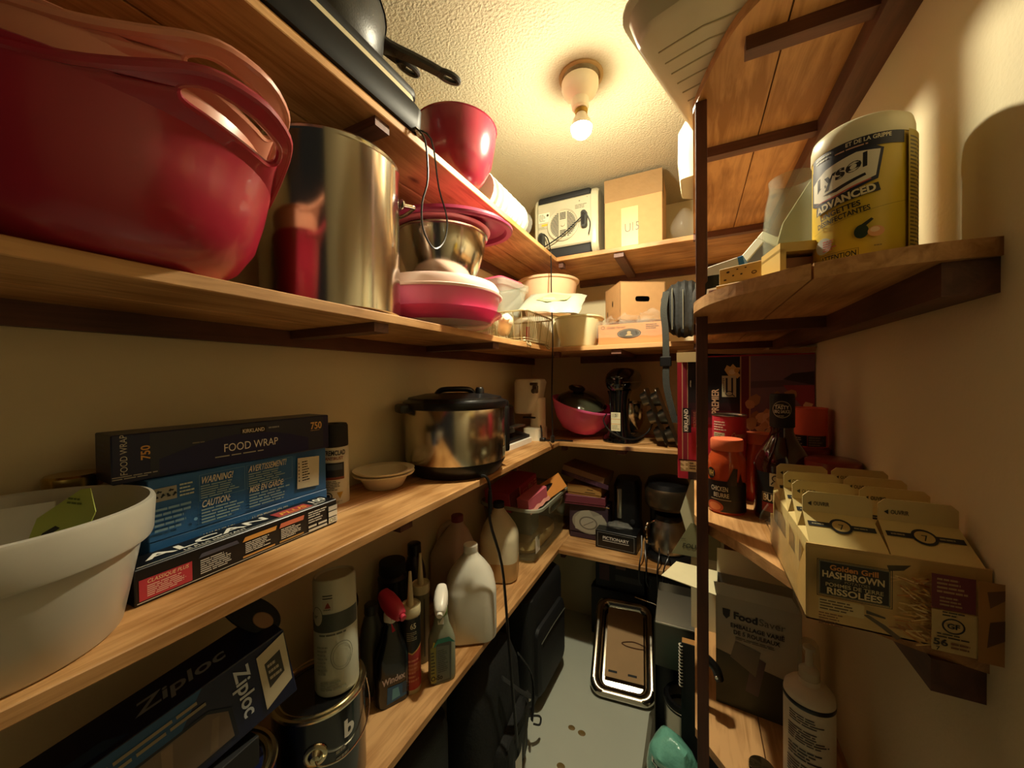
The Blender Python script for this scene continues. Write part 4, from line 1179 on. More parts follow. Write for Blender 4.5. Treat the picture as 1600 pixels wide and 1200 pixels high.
# hashbrown tray
kr = M('hashbrown_carton_print', 'd0b070', .5, var=.18, vs=20)
x0, x1, yf, yb = .121, .2735, .552, .784
t = thing('hashbrown_tray', 'printed cardboard tray holding eight hashbrown cartons', 'tray', ((x0 + x1) / 2, (yf + yb) / 2, S3 + .0005), 0, 0, 0)
w_, d_, h_ = x1 - x0, yb - yf, .092
b = MB(kr)
b.box(-w_ / 2, w_ / 2, -d_ / 2, d_ / 2, 0, .002)
b.box(-w_ / 2, w_ / 2, -d_ / 2, -d_ / 2 + .002, 0, h_)
b.box(-w_ / 2, w_ / 2, d_ / 2 - .002, d_ / 2, 0, .05)
b.box(w_ / 2 - .002, w_ / 2, -d_ / 2, d_ / 2, 0, .05)
b.add([(-w_ / 2, -d_ / 2, 0), (-w_ / 2, d_ / 2, 0), (-w_ / 2, d_ / 2, .05), (-w_ / 2, -d_ / 2 + .03, .055), (-w_ / 2, -d_ / 2, h_)], [(0, 1, 2, 3, 4)])
part('tray_box', b, t)
sp = []
rnd = random.Random(11)
for k in range(120):
    u, v = .080 + rnd.random() ** .8 * .034, rnd.uniform(.006, .076)
    a = rnd.uniform(-.9, .5)
    l, q = rnd.uniform(.004, .011), .0007
    ca, sa = math.cos(a), math.sin(a)
    sp.append(('p', [(u - l * ca - q * sa, v - l * sa + q * ca), (u - l * ca + q * sa, v - l * sa - q * ca), (u + l * ca + q * sa, v + l * sa - q * ca), (u + l * ca - q * sa, v + l * sa + q * ca)], rnd.choice(['ecca80', 'd8a85a', 'f0d494', 'c4803c', 'b88850', 'dcb86c'])))
forkp = [('p', [(.047, .026), (.062, .016), (.075, .006), (.079, .009), (.066, .019), (.052, .027)], '5d5038'), ('p', [(.050, .028), (.066, .026), (.066, .028), (.050, .032)], '463c2a')]
prt(t, 'front_print', front(w_, d_), [('r', .002, .002, .140, .088, 'd8b874'), ('p', [(.072, .080), (.092, .084), (.086, .077), (.074, .074)], '4c4630'), ('p', [(.072, .020), (.10, .086), (.112, .086), (.112, .004), (.078, .004)], 'dcb870'), *sp, *forkp,
    ('r', .008, .040, .070, .080, '17170f'), ('f', .0085, .0405, .0695, .0795, .0008, '8d8562'), ('f', .0065, .0385, .0715, .0815, .0007, '2b2a1c'), ('p', [(.016, .058), (.03, .062), (.024, .052)], '3c3c2c'), ('t', .039, .0705, .0058, 'Golden Grill', 'd08a3c', {'a': 'c', 'b': .03, 'w': .042}), ('t', .038, .0615, .0072, 'HASHBROWN', 'd8c896', {'a': 'c', 'b': .03, 'w': .054}), ('t', .042, .0570, .003, 'POTATOES', 'a89a70', {'a': 'c', 'w': .022}), ('t', .039, .0515, .0042, 'POMMES DE TERRE', 'c2b484', {'a': 'c', 'b': .02, 'w': .050}), ('t', .039, .0430, .0070, 'RISSOL\u00c9ES', 'd8c896', {'a': 'c', 'b': .03, 'w': .048}),
    ('r', .008, .022, .048, .037, 'cdb982'), ('L', .009, .023, .046, .036, 4, '5d4c30'), ('L', .008, .006, .03, .021, 5, '7d5434'),
    ('r', .101, .050, .133, .086, '6a2432'), ('L', .105, .066, .128, .083, 4, 'a88a60'), ('L', .107, .053, .126, .064, 3, 'a88a60'), ('r', .101, .006, .134, .049, 'c2ab74'), ('L', .109, .043, .126, .049, 2, '3a3424'), ('o', .117, .034, .0085, .008, .0014, '1c1a12'), ('t', .117, .0315, .005, 'GF', '1c1a12', {'a': 'c', 'b': .03, 'w': .0095}), ('L', .105, .020, .130, .026, 2, '3a3424'), ('t', .102, .0125, .0065, '56', '1c1a12', {'b': .03, 'w': .011}), ('L', .115, .010, .132, .018, 2, '7d5434'), ('t', .104, .007, .004, '7', '1c1a12', {'b': .02}), ('r', .134, .004, .152, .086, 'a5763c'), ('p', [(.142, .06), (.152, .07), (.152, .08), (.14, .076)], '6d4628'), ('p', [(.14, .02), (.152, .03), (.152, .05), (.142, .046)], '5a3a24')])
film = MB(M('shrink_wrap', 'f4e6c0', .08, clear=.86, bump=.5, bs=40))
film.sheet(lambda u, v: (-w_ / 2 - .003 - .012 * math.sin(PI * v) * (.4 + .6 * u), -d_ / 2 + .002 + u * d_, .004 + v * (.06 + .04 * (1 - u))), 12, 8)
part('shrink_wrap', film.crumple(.004, 30, 8), t)
ctn = M('hashbrown_carton', 'dcc684', .5, var=.1)
rows = ('front', 'second', 'third', 'rear')
cw, cd_ = .0725, .0555
for r_ in range(4):
    for c_ in range(2):
        cx = x0 + .0035 + cw / 2 + c_ * (cw + .001)
        cy = yf + .0035 + cd_ / 2 + r_ * (cd_ + .0008)
        t = thing('hashbrown_carton', '%s row %s gable topped hashbrown carton in the tray' % (rows[r_], ('aisle side', 'wall side')[c_]), 'carton', (cx, cy, S3 + .0031), group='hashbrown cartons')
        hb_, zt, zf_ = .089, .116, .141
        hw, hd = cw / 2, cd_ / 2
        yt = .012
        b = MB(ctn)
        vs = [(-hw, -hd, 0), (hw, -hd, 0), (hw, hd, 0), (-hw, hd, 0), (-hw, -hd, hb_), (hw, -hd, hb_), (hw, hd, hb_), (-hw, hd, hb_), (-hw + .002, yt, zt), (hw - .002, yt, zt), (-hw + .014, yt - .012, zt - .012), (hw - .014, yt - .012, zt - .012)]
        b.add(vs, [(3, 2, 1, 0), (0, 1, 5, 4), (1, 2, 6, 5), (2, 3, 7, 6), (3, 0, 4, 7), (4, 5, 9, 8), (6, 7, 8, 9), (4, 8, 10), (7, 10, 8), (4, 10, 7), (5, 11, 9), (6, 9, 11), (5, 6, 11)])
        part('carton', b, t)
        fz = [(-hw + .002, zt - .002), (hw - .002, zt - .002), (hw - .002, zf_ - .006), (hw - .008, zf_), (-hw + .008, zf_), (-hw + .002, zf_ - .006)]
        part('sealed_fin', MB(M('carton_fin', 'e0ce92', .45)).prism([(p[0], p[1]) for p in fz], -.001, .001, T=TR((0, yt, 0), rx=90)), t)
        nrm = Vector((0, -(zt - hb_), (hd + yt))).normalized()
        fr = flat((-hw, -hd, hb_), (1, 0, 0), Vector((0, hd + yt, zt - hb_)).normalized())
        L_ = math.hypot(hd + yt, zt - hb_)
        prt(t, 'top_print', fr, [('r', .004, L_ * .52, cw - .004, L_ * .66, '1f2226'), ('L', .008, L_ * .55, .022, L_ * .63, 1, '9a8f6a'), ('L', cw - .024, L_ * .55, cw - .008, L_ * .63, 1, '9a8f6a'), ('e', cw / 2, L_ * .59, .011, L_ * .22, '1f2226'), ('e', cw / 2, L_ * .59, .0085, L_ * .16, 'c4aa66'), ('t', cw / 2, L_ * .48, .008, '7', '2a2a22', {'a': 'c'})])
        prt(t, 'fin_print', flat((-hw, yt - .001, zt), (1, 0, 0), (0, 0, 1)), [('p', [(.007, .010), (.011, .013), (.011, .007)], '2a261a'), ('t', .013, .008, .005, 'OUVRIR', '3a3424', {'w': .016, 'b': .01})])
        prt(t, 'side_print', leftf(cw, cd_), [('p', [(.006, .02), (.046, .012), (.04, .07), (.012, .076)], '8a6a2c'), ('p', [(.014, .03), (.036, .026), (.03, .05)], '4a3f22'), ('L', .008, .004, .044, .012, 2, '5d4c26')])

# ================================================================ second shelf, right
yel = M('yellow_tub_plastic', 'd0b22e', .38, var=.06)
t = thing('wipes_tub', 'yellow tub of wipes with a pale lid on the curved shelf', 'tub', (.188, .613, S2))
r_ = .0465
part('tub', MB(yel).lathe([(0, .003), (.040, .003), (.044, 0), (.0462, .004), (.0465, .03), (.0465, .143), (.044, .145), (0, .145)], seg=64), t)
part('flip_lid', MB(M('pale_yellow_lid', 'ded7b4', .35)).lathe([(.0472, .141), (.0480, .143), (.0478, .155), (.046, .163), (.040, .168), (.020, .170), (.018, .172), (0, .173)], seg=64), t)
az = -98
prt(t, 'label_print', wrap(r_, az, -.005), [
    ('r', -.064, .132, .034, .1475, '15182e'), ('t', -.020, .140, .0045, 'ET DE LA GRIPPE', 'ddd6b6', {'w': .04, 'b': .02}), ('L', -.030, .135, .014, .138, 1, 'c9a08a'), ('L', -.055, .136, -.03, .144, 2, 'a9a68e'),
    ('p', [(-.064, .132), (-.064, .088), (-.050, .082), (-.020, .084), (.008, .094), (.013, .128), (.006, .132)], '1b2038'), ('p', [(-.060, .092), (-.046, .086), (-.02, .088), (.006, .098), (.010, .127), (-.010, .130), (-.040, .124), (-.060, .114)], 'dcd8c4'),
    ('t', -.053, .1005, .0155, 'Lysol', '17171f', {'sh': .22, 'rot': 12, 'w': .053, 'b': .03}), ('p', [(-.044, .0935), (-.028, .0915), (-.002, .1005), (-.003, .1035), (-.03, .0955)], '17171f'), ('p', [(-.056, .0865), (-.03, .0855), (.002, .0945), (.002, .096), (-.03, .0875)], 'b8584a'),
    ('p', [(-.053, .071), (-.053, .0815), (.008, .0895), (.010, .080)], '14151d'), ('t', -.051, .0725, .0085, 'ADVANCED', 'd9cfa6', {'rot': 8, 'w': .058, 'b': .04}), ('t', -.046, .0625, .006, 'LINGETTES', '1c1a16', {'rot': 7, 'w': .040, 'b': .03}), ('t', -.050, .0535, .006, 'D\u00c9SINFECTANTES', '1c1a16', {'rot': 7, 'w': .052, 'b': .03}),
    ('p', [(-.056, .048), (-.056, .0484), (.034, .0664), (.034, .066)], '7d6a18'), ('d', -.006, .036, .006, .008, '20301a'), ('p', [(-.006, .044), (.002, .050), (.004, .048), (-.002, .042)], '20241a'), ('d', .006, .034, .007, .006, 'e0a060'), ('d', .005, .036, .004, .003, 'ecc896'), ('d', -.042, .030, .010, .010, 'b9b9a8'), ('L', -.042, .022, -.026, .036, 5, 'c2504a'), ('t', -.044, .010, .006, 'ATTENTION', '1c1a16', {'w': .034, 'b': .02}), ('t', -.058, .010, .005, '75', '1c1a16', {'b': .02}), ('f', -.045, .007, -.008, .018, .0005, '6d5c18'), ('L', .004, .016, .014, .019, 1, '8a7420'),
    ('r', .036, .006, .084, .146, 'b59f3a'), ('L', .038, .010, .080, .140, 30, '5c5124')])

t = thing('glass_vase', 'clear glass jar standing behind the yellow wipes tub', 'jar', (.158, .815, S2))
part('glass', MB(GLASS).lathe([(0, .003), (.030, .003), (.034, 0), (.038, .006), (.043, .06), (.044, .12), (.040, .17), (.034, .20), (.035, .215), (.033, .215), (.032, .20), (.038, .17), (.042, .12), (.041, .06), (.036, .010), (0, .008)], seg=48, closed=False), t)
t = thing('grey_board', 'plain grey board leaning on the wall behind the glass jar', 'board', (.190, .905, S2 + .002), 20, 0, 4)
part('board', MB(M('grey_board_card', '7b7458', .7)).prism([(-.075, 0), (.07, 0), (.07, .24), (.0, .245), (-.045, .16)], -.002, .002, T=TR(rx=90)), t)

pine = M('pale_pine_block', 'd2b35e', .5, var=.1, stretch=(1, .2, 1))
t = thing('pine_holder', 'small pale pine box with an open front left of the wipes tub', 'box', (.126, .632, S2), 12)
w_, d_, h_ = .060, .060, .040
b = MB(pine)
b.prism([(-w_ / 2, 0), (w_ / 2, 0), (w_ / 2, .006), (-w_ / 2, .006)], -d_ / 2, d_ / 2, T=TR(rx=90))
b.box(-w_ / 2, -w_ / 2 + .007, -d_ / 2, d_ / 2, .006, h_ - .008)
b.box(w_ / 2 - .006, w_ / 2, -d_ / 2, d_ / 2, .006, h_ - .008)
b.box(-w_ / 2, w_ / 2, -d_ / 2, d_ / 2, h_ - .012, h_)
b.box(-w_ / 2 + .007, w_ / 2 - .006, d_ / 2 - .006, d_ / 2, .006, h_ - .012)
part('box', b, t)
part('inner_block', MB(M('brown_block', '8a5a32', .6)).box(-.020, .022, -.020, .020, .007, .022), t)
crb = M('speckled_pine', 'c7a562', .5, var=.15, stretch=(.2, 1, 3))
t = thing('peg_board', 'stepped wooden peg board with dark holes at the curved edge', 'peg board', (.074, .700, S2), -26)
part('board', MB(crb).box(-.034, .034, -.012, .012, 0, .042, bev=.001), t)
part('step', MB(crb).box(-.034, .020, -.024, -.0125, 0, .013, bev=.001), t)
prt(t, 'holes', flat((-.034, -.012, .019), (1, 0, 0), (0, 0, 1)), [('e', .014, .015, .0026, .0016, '2c1c0c'), ('e', .028, .017, .0016, .001, '3a2814'), ('e', .040, .017, .0016, .001, '3a2814'), ('e', .022, .008, .0018, .0012, '2c1c0c'), ('e', .034, .008, .0018, .0012, '2c1c0c'), ('o', .052, .007, .0038, .0026, .0012, '4a3018'), ('e', .010, .003, .0024, .0014, '3a2814')])
solo('playing_card', 'small white card with a brown picture beside the post', 'card', MB(WHT).box(-.011, .011, -.0006, .0006, 0, .022), (.029, .742, S2), -30, -14)
pc = [o for o in COL.objects if o.name == 'playing_card'][0]
prt(pc, 'picture', flat((-.011, -.0006, 0), (1, 0, 0), (0, 0, 1)), [('r', .004, .004, .018, .018, '8e5a38'), ('d', .010, .012, .004, .005, '5d3018')])
t = thing('black_pouch', 'flat black zipped pouch on the curved shelf behind the post', 'pouch', (.045, .86, S2), 10)
part('pouch', MB(fab).loft([rrect(.075, .10, .02, 0), rrect(.085, .11, .025, .014), rrect(.085, .11, .025, .044), rrect(.07, .095, .02, .060)]).crumple(.003, 40, 3), t)
part('zip', MB(M('bag_zip', '5c5c50', .4)).tube([(-.043, -.05, .018), (0, -.057, .020), (.043, -.05, .018)], .0016, seg=6), t)
t = thing('small_carton', 'white carton with a blue end on the black pouch', 'carton', (.062, .90, S2 + .069), -14, 0, -10)
part('carton', MB(WHT).box(-.040, .030, -.028, .028, 0, .030, bev=.001), t)
part('blue_end', MB(M('blue_print', '3a78b0', .4)).box(.0301, .040, -.028, .028, 0, .030, bev=.001), t)
fw = M('white_frame_paint', 'd9d6bd', .4)
t = thing('picture_frame', 'white framed picture tilted against the boards on the right shelf', 'picture frame', (.152, .99, S2 + .108), -18, -12, 38)
fb, fh = .125, .115
for nm, (xa, xb, za, zb) in (('a', (-fb / 2, fb / 2, -fh / 2, -fh / 2 + .018)), ('b', (-fb / 2, fb / 2, fh / 2 - .018, fh / 2)), ('c', (-fb / 2, -fb / 2 + .018, -fh / 2 + .018, fh / 2 - .018)), ('d', (fb / 2 - .018, fb / 2, -fh / 2 + .018, fh / 2 - .018))):
    part('frame_bar', MB(fw).box(xa, xb, -.006, .006, za, zb, bev=.0015), t)
pic = part('picture', MB(M('grey_picture', '8b9096', .4)).box(-fb / 2 + .018, fb / 2 - .018, -.001, .002, -fh / 2 + .018, fh / 2 - .018), t)
prt(pic, 'picture_print', flat((-fb / 2 + .018, -.001, -fh / 2 + .018), (1, 0, 0), (0, 0, 1)), [('p', [(.03, 0), (.109, 0), (.109, .089), (.08, .089), (.05, .05)], 'c3c6c4'), ('p', [(.07, .089), (.05, .05), (.03, .0), (.04, 0), (.06, .05)], 'a9a48c')])
part('backing', MB(BLKM).box(-fb / 2 - .003, fb / 2 + .003, .006, .012, -fh / 2 - .003, fh / 2 + .003), t)

# ================================================================ top shelf, right
wt = M('white_tray_plastic', 'cfcab0', .4, trans=.05)
t = thing('boot_tray', 'white ribbed plastic tray overhanging the top right shelf', 'tray', (.088, .765, S1 + .001), -16.8)
w_, d_ = .30, .39
b = MB(wt)
b.loft([rrect(w_ - .05, d_ - .05, .03, 0), rrect(w_ - .03, d_ - .03, .04, .006), rrect(w_ - .008, d_ - .008, .045, .040), rrect(w_ + .01, d_ + .01, .05, .043), rrect(w_ + .01, d_ + .01, .05, .048), rrect(w_ - .012, d_ - .012, .043, .044), rrect(w_ - .036, d_ - .036, .038, .010), rrect(w_ - .055, d_ - .055, .03, .005)])
part('tray', b, t)
for k in range(9):
    y = -.12 + k * .03
    part('rib', MB(M('tray_rib', 'b3ac8c', .5)).tube([(-.11, y, .0), (-.04, y, -.0004), (0, y + .010, -.0004), (.11, y + .010, 0)], .0017, seg=6, smooth=2), t)
solo('blue_cloth', 'bit of blue cloth lying in the white ribbed tray', 'cloth', MB(M('blue_cloth_weave', '4a6a94', .85, bump=.3, bs=200)).sphere((0, 0, .03), .04, seg=14, rings=10, sc=(1, .8, .8)).crumple(.012, 20, 1), (.015, .68, S1 + .012))
t = thing('plastic_bag', 'pale plastic bag at the right end of the back top shelf', 'bag', (.02, 1.20, S1), 0)
part('bag', MB(M('pale_bag', 'dcd6b8', .3, trans=.1)).loft([rrect(.10, .16, .03, 0), rrect(.12, .18, .03, .05), rrect(.11, .17, .03, .13), rrect(.08, .12, .03, .17)]).crumple(.008, 20, 5), t)
# ================================================================ lowest shelf, left
pcan = M('black_paint_can', '0f1012', .22, coat=.4)
rimm = M('tinned_rim', 'cfc6a8', .2, 1.0)
def paint_can(label, x, y, body, lidm, h=.188, r=.082, az=-40, pr=None, ear=None):
    t = thing('paint_can', label, 'paint can', (x, y, S4))
    part('can_body', MB(body).lathe([(r - .002, .002), (r, .004), (r, h - .006)], seg=56, closed=True), t)
    part('rim', MB(rimm).lathe([(r - .001, h - .008), (r + .002, h - .006), (r + .003, h - .002), (r + .001, h), (r - .004, h), (r - .006, h - .003), (r - .009, h - .004), (r - .011, h - .001), (r - .014, h - .002)], seg=56, closed=False), t)
    part('lid', MB(lidm).lathe([(r - .013, h - .003), (r - .02, h - .008), (0, h - .008)], seg=48, closed=False), t, label=None)
    if ear is not None:
        e = MB(rimm).lathe([(.020, 0), (.019, .002), (.014, .004), (.012, .0035), (.009, .007), (.007, .010), (0, .011)], seg=24, T=TR((r * math.cos(R(ear)), r * math.sin(R(ear)), h * .66)) @ TR(rz=ear) @ TR(ry=90))
        part('handle_boss', e, t)
        P = lambda a, rr, z: (rr * math.cos(R(a)), rr * math.sin(R(a)), z)
        w_ = MB(rimm).tube([P(ear, r + .009, h * .66), P(ear + 6, r + .014, h * .60), P(ear + 30, r + .010, h * .54), P(ear + 60, r + .008, h * .56), P(ear + 85, r + .008, h * .68), P(ear + 110, r + .007, h * .80)], .0014, seg=6)
        part('wire_handle', w_, t)
    if pr:
        prt(t, 'label_print', wrap(r, az, 0), pr)
    return t
lidg = M('paint_lid_metal', '4d4638', .4, .6, var=.25)
paint_can('black gallon paint can with a wire handle under the white canister', -.662, .470, pcan, lidg, ear=-42, pr=[('t', .045, .125, .030, 'b', 'd9d6c8', {'b': .04}), ('L', -.028, .055, .010, .085, 5, '55524a'), ('L', .030, .09, .055, .115, 2, '8a8676')])
paint_can('dark blue paint can at the near end below the zip bag boxes', -.655, .285, M('blue_paint_can', '131a3c', .25, coat=.4), lidg, pr=[('t', .03, .06, .05, 'S', 'aab0c8', {'b': .03}), ('L', -.05, .08, .0, .11, 3, '5d6a94')])

t = thing('wipes_canister', 'pale cylindrical canister standing on the black paint can', 'canister', (-.640, .492, S4 + .1815), 0, -3, -5)
cm = M('pale_green_canister', 'c4c4ae', .4)
part('canister', MB(cm).lathe([(0, .002), (.034, .002), (.038, 0), (.040, .005), (.040, .205), (.038, .212), (.036, .213), (.034, .208), (0, .206)], seg=48), t)
prt(t, 'label_print', wrap(.040, -38, 0), [('r', -.052, .118, .05, .152, '4b514c'), ('r', -.022, .180, -.004, .182, '3c3f38'), ('r', -.022, .185, -.004, .187, '3c3f38'), ('r', -.022, .158, -.003, .177, 'b9b49c'), ('p', [(-.018, .163), (-.007, .163), (-.010, .170), (-.012, .174), (-.015, .170)], '8a3c2c'), ('L', -.02, .159, -.005, .162, 1, '3c3f38'), ('e', -.034, .148, .012, .018, 'c2bea6'), ('o', -.034, .148, .012, .018, .001, '3c3f38'), ('t', -.042, .145, .007, 'or', '3c3f38', {'b': .02}), ('L', -.03, .110, .02, .117, 1, '5d6258'), ('L', -.036, .04, -.012, .095, 8, '8d8f7c'), ('o', .010, .072, .020, .026, .0012, '7d806c'), ('o', .010, .072, .016, .021, .0008, '8d8f7c'), ('L', -.03, .012, .02, .03, 3, '8d8f7c')])

solo('flat_carton', 'flat navy carton between the blue paint can and the zip bag box', 'carton', MB(BLKM).box(-.055, .055, -.07, .07, 0, .044, bev=.001), (-.660, .255, S4 + .1885), 4)
w_, d_, h_ = .300, .085, .118
t = thing('zip_bag_box', 'dark blue zip bag box with a window and white barcode label', 'box', (-.662, .245, S4 + .2345), 84, 0, -10)
part('carton', MB(M('deep_blue_carton', '10183a', .35)).box(-w_ / 2, w_ / 2, -d_ / 2, d_ / 2, 0, h_, bev=.0015), t)
prt(t, 'front_print', front(w_, d_), [('p', [(.0, .0), (.10, .0), (.19, .118), (.02, .118)], '1d4d78'), ('p', [(.03, .012), (.215, .012), (.215, .060), (.19, .080), (.05, .080)], '0b1026'), ('p', [(.035, .015), (.210, .015), (.210, .058), (.188, .076), (.053, .076)], '6d5c4c'), ('p', [(.06, .018), (.075, .018), (.09, .074), (.08, .074)], '84705a'), ('p', [(.13, .018), (.14, .018), (.15, .074), (.138, .074)], '84705a'), ('p', [(.18, .018), (.19, .018), (.20, .062), (.192, .064)], '7a6752'), ('L', .05, .088, .19, .108, 2, '8d8268'), ('t', .226, .108, .019, 'Ziploc', 'c8d0d8', {'rot': -90, 'w': .082, 'b': .02}),
    ('p', [(.254, .012), (.296, .030), (.298, .115), (.256, .104)], 'c9bea0'), ('p', [(.264, .042), (.288, .052), (.288, .092), (.264, .086)], '34322c'), ('L', .267, .052, .285, .084, 3, 'a89f86')])
prt(t, 'top_print', topf(w_, d_, h_), [('t', .130, .030, .026, 'Ziploc', '8d98a4', {'sh': .2, 'w': .10, 'b': .02}), ('p', [(.03, .01), (.12, .01), (.10, .03), (.05, .03)], '1d3a5e')])
t = thing('hand_tool', 'black plastic tool with an eyelet lying on the zip bag box', 'tool', (-.668, .355, S4 + .392))
_z = Vector((.80, -.42, .42)).normalized()
_x = (Vector((.80, .42, -.50)) - _z * Vector((.80, .42, -.50)).dot(_z)).normalized()
_yv = _z.cross(_x)
t.rotation_euler = Matrix((_x, _yv, _z)).transposed().to_euler()
b = MB(BLKM)
pl = [(.052 * math.cos(a) * (1 - .12 * math.cos(a)), .023 * math.sin(a)) for a in [2 * PI * i / 36 for i in range(36)]]
b.loft([[(x * s, y * s, z) for x, y in pl] for z, s in ((0, .92), (.004, 1), (.010, 1), (.014, .92))])
part('tool_body', b, t)
part('eyelet', MB(CHROME).lathe([(.0025, .0), (.006, .0), (.006, .0018), (.0025, .0018)], seg=18, closed=False), t, (-.030, .002, .014))
part('tan_pad', MB(M('tan_pad', '9c7a5a', .7)).lathe([(.0125, 0), (.0115, .0012), (0, .0014)], seg=24, sx=1.35, sy=.85), t, (.018, -.001, .014))
part('hang_loop', MB(BLKM).tube([(-.048, -.004, .007), (-.060, -.006, .008), (-.063, 0, .008), (-.060, .006, .008), (-.048, .004, .007)], .0016, seg=6), t)

# bottles behind
def bottle(label, x, y, r, h, m, capm, rn=.014, ch=.03, prn=None, sx=1, sy=1, rz=0, az=-40):
    t = thing('bottle', label, 'bottle', (x, y, S4), rz)
    part('bottle_body', MB(m).lathe([(0, .003), (r - .008, .003), (r - .003, 0), (r, .008), (r, h * .62), (r * .9, h * .72), (rn * 1.3, h * .84), (rn, h * .88), (rn, h * .92), (0, h * .92)], seg=36, sx=sx, sy=sy), t)
    part('cap', MB(capm).lathe([(rn * 1.15, h * .89), (rn * 1.2, h * .90), (rn * 1.15, h * .90 + ch), (rn * .9, h * .90 + ch + .003), (0, h * .90 + ch + .003)], seg=24), t)
    if prn:
        prt(t, 'label_print', wrap(r, az, 0), prn)
    return t
bottle('dark grey bottle with a red cap behind the white canister', -.775, .600, .036, .255, M('slate_bottle', '3c4448', .4), M('brick_cap', '7a2a2c', .45), .016, .03)
bottle('grey bottle between the canister and the black spray bottle', -.735, .665, .028, .22, M('grey_bottle', '4d524e', .4), M('grey_cap', '2c2e2e', .5), .014, .02)
bottle('squat black bottle with a wide cap behind the caulking tubes', -.795, .80, .044, .25, BLK, BLKM, .032, .03)
bottle('dark bottle with a violet label left of the red capped jug', -.80, .90, .036, .26, M('violet_black_bottle', '1e1820', .35), BLK, .018, .03)
solo('ladle', 'black ladle standing among the bottles against the wall', 'ladle', MB(BLK).tube([(0, 0, 0), (0, 0, .12), (0, .002, .235)], .005, seg=8).sphere((0, .0, .258), .026, seg=16, rings=10, sc=(.62, .45, 1.1)), (-.745, .608, S4 + .002), 30, 2, 2)

# spray bottle with red trigger
def spray(label, x, y, rz, m, capm, trig, prn, neckm, w=.042, d=.026, h=.205, hr=0, hs=1.3):
    t = thing('spray_bottle', label, 'spray bottle', (x, y, S4), rz)
    b = MB(m)
    b.loft([rrect(w * 1.7, d * 1.9, .014, 0), rrect(w * 2, d * 2, .018, .006), rrect(w * 2, d * 2, .02, h * .56), rrect(w * 1.72, d * 1.9, .02, h * .66), rrect(w * 1.20, d * 1.5, .016, h * .78), rrect(w * 1.0, d * 1.3, .013, h * .88), rrect(.030, .030, .013, h * .97), rrect(.026, .026, .012, h)])
    part('bottle_body', b, t)
    part('collar', MB(neckm).lathe([(.0155, h - .012), (.0165, h - .010), (.0165, h + .006), (.013, h + .014), (.011, h + .030), (0, h + .030)], seg=24), t)
    hh = h + .030
    T = TR((0, 0, hh), rz=hr) @ TR(ry=18) @ Matrix.Scale(hs, 4)
    b = MB(capm)
    b.loft([[(x_, y_ * s, z_ * s + .004 * (1 - s)) for y_, z_, _ in rrect(.027, .030, .011, 0)] for x_, s in ((-.030, .35), (-.026, .78), (-.010, 1.05), (.010, 1.1), (.026, .92), (.036, .70), (.038, .5))], T=T)
    part('spray_head', b, t)
    tg = MB(trig)
    tg.loft([[(.012 + dx0 + dx, y_, z_) for dx, y_ in ((-.004, -.006), (.004, -.006), (.004, .006), (-.004, .006))] for dx0, z_ in ((0, -.010), (.004, -.026), (.012, -.040))], T=T)
    part('trigger', tg, t)
    part('nozzle', MB(trig).lathe([(.006, 0), (.006, .007), (0, .008)], seg=12, T=T @ TR((.037, 0, .002), ry=90)), t)
    if prn:
        prt(t, 'label_print', front(w * 2, d * 2), prn)
    return t
spray('black glass cleaner spray bottle with a red trigger', -.672, .668, 62, M('dark_tinted_bottle', '12161a', .2, coat=.4), M('red_trigger_plastic', 'c23048', .4), M('red_trigger_plastic', 'c23048', .4),
    [('t', .012, .058, .015, 'Windex', 'c8b4b0', {'w': .055, 'b': .03}), ('p', [(.022, .010), (.070, .014), (.070, .046), (.024, .050)], '1c5a8c'), ('p', [(.034, .016), (.054, .018), (.05, .042), (.036, .042)], '5aa0c0'), ('L', .06, .02, .076, .05, 6, '3c3f44')], WHT, hr=-75)
def caulk(label, x, y, body, items, capc):
    t = thing('caulk_tube', label, 'caulk tube', (x, y, S4), 0)
    part('tube', MB(body).lathe([(0, .0), (.0225, .0), (.0235, .003), (.0235, .20), (0, .20)], seg=36), t)
    part('collar', MB(capc).lathe([(.0245, .192), (.0250, .194), (.0250, .214), (.0235, .216), (.022, .212), (.010, .212), (0, .212)], seg=36), t)
    part('nozzle', MB(capc).lathe([(.0085, .211), (.0078, .225), (.0035, .298), (0, .300)], seg=20), t)
    if items:
        prt(t, 'label_print', wrap(.0235, -42, 0), items)
    return t
ivc = M('ivory_nozzle', 'c9bd94', .45)
caulk('caulking tube with a red and black label and ivory nozzle', -.648, .712, M('ivory_tube', 'c4b890', .4), [('r', -.05, .012, .05, .115, 'a8322e'), ('r', -.05, .055, .05, .075, 'b95a38'), ('p', [(-.05, .115), (.05, .115), (.05, .125), (.0, .100), (-.05, .13)], 'c49a4a'), ('p', [(-.05, .13), (-.0, .104), (.05, .13), (.05, .190), (-.05, .190)], '14140f'), ('t', -.004, .165, .013, '65', 'c9bd94', {'b': .02, 'xs': .8}), ('L', -.012, .135, .012, .158, 5, '8d8468'), ('L', -.02, .03, .018, .09, 6, 'c97a5a')], ivc)
caulk('second caulking tube, plain brown with an ivory nozzle', -.690, .800, M('brown_grey_tube', '6b6248', .35), [('r', -.02, .02, -.012, .18, '3c382a'), ('r', .004, .02, .008, .18, '3c382a')], ivc)
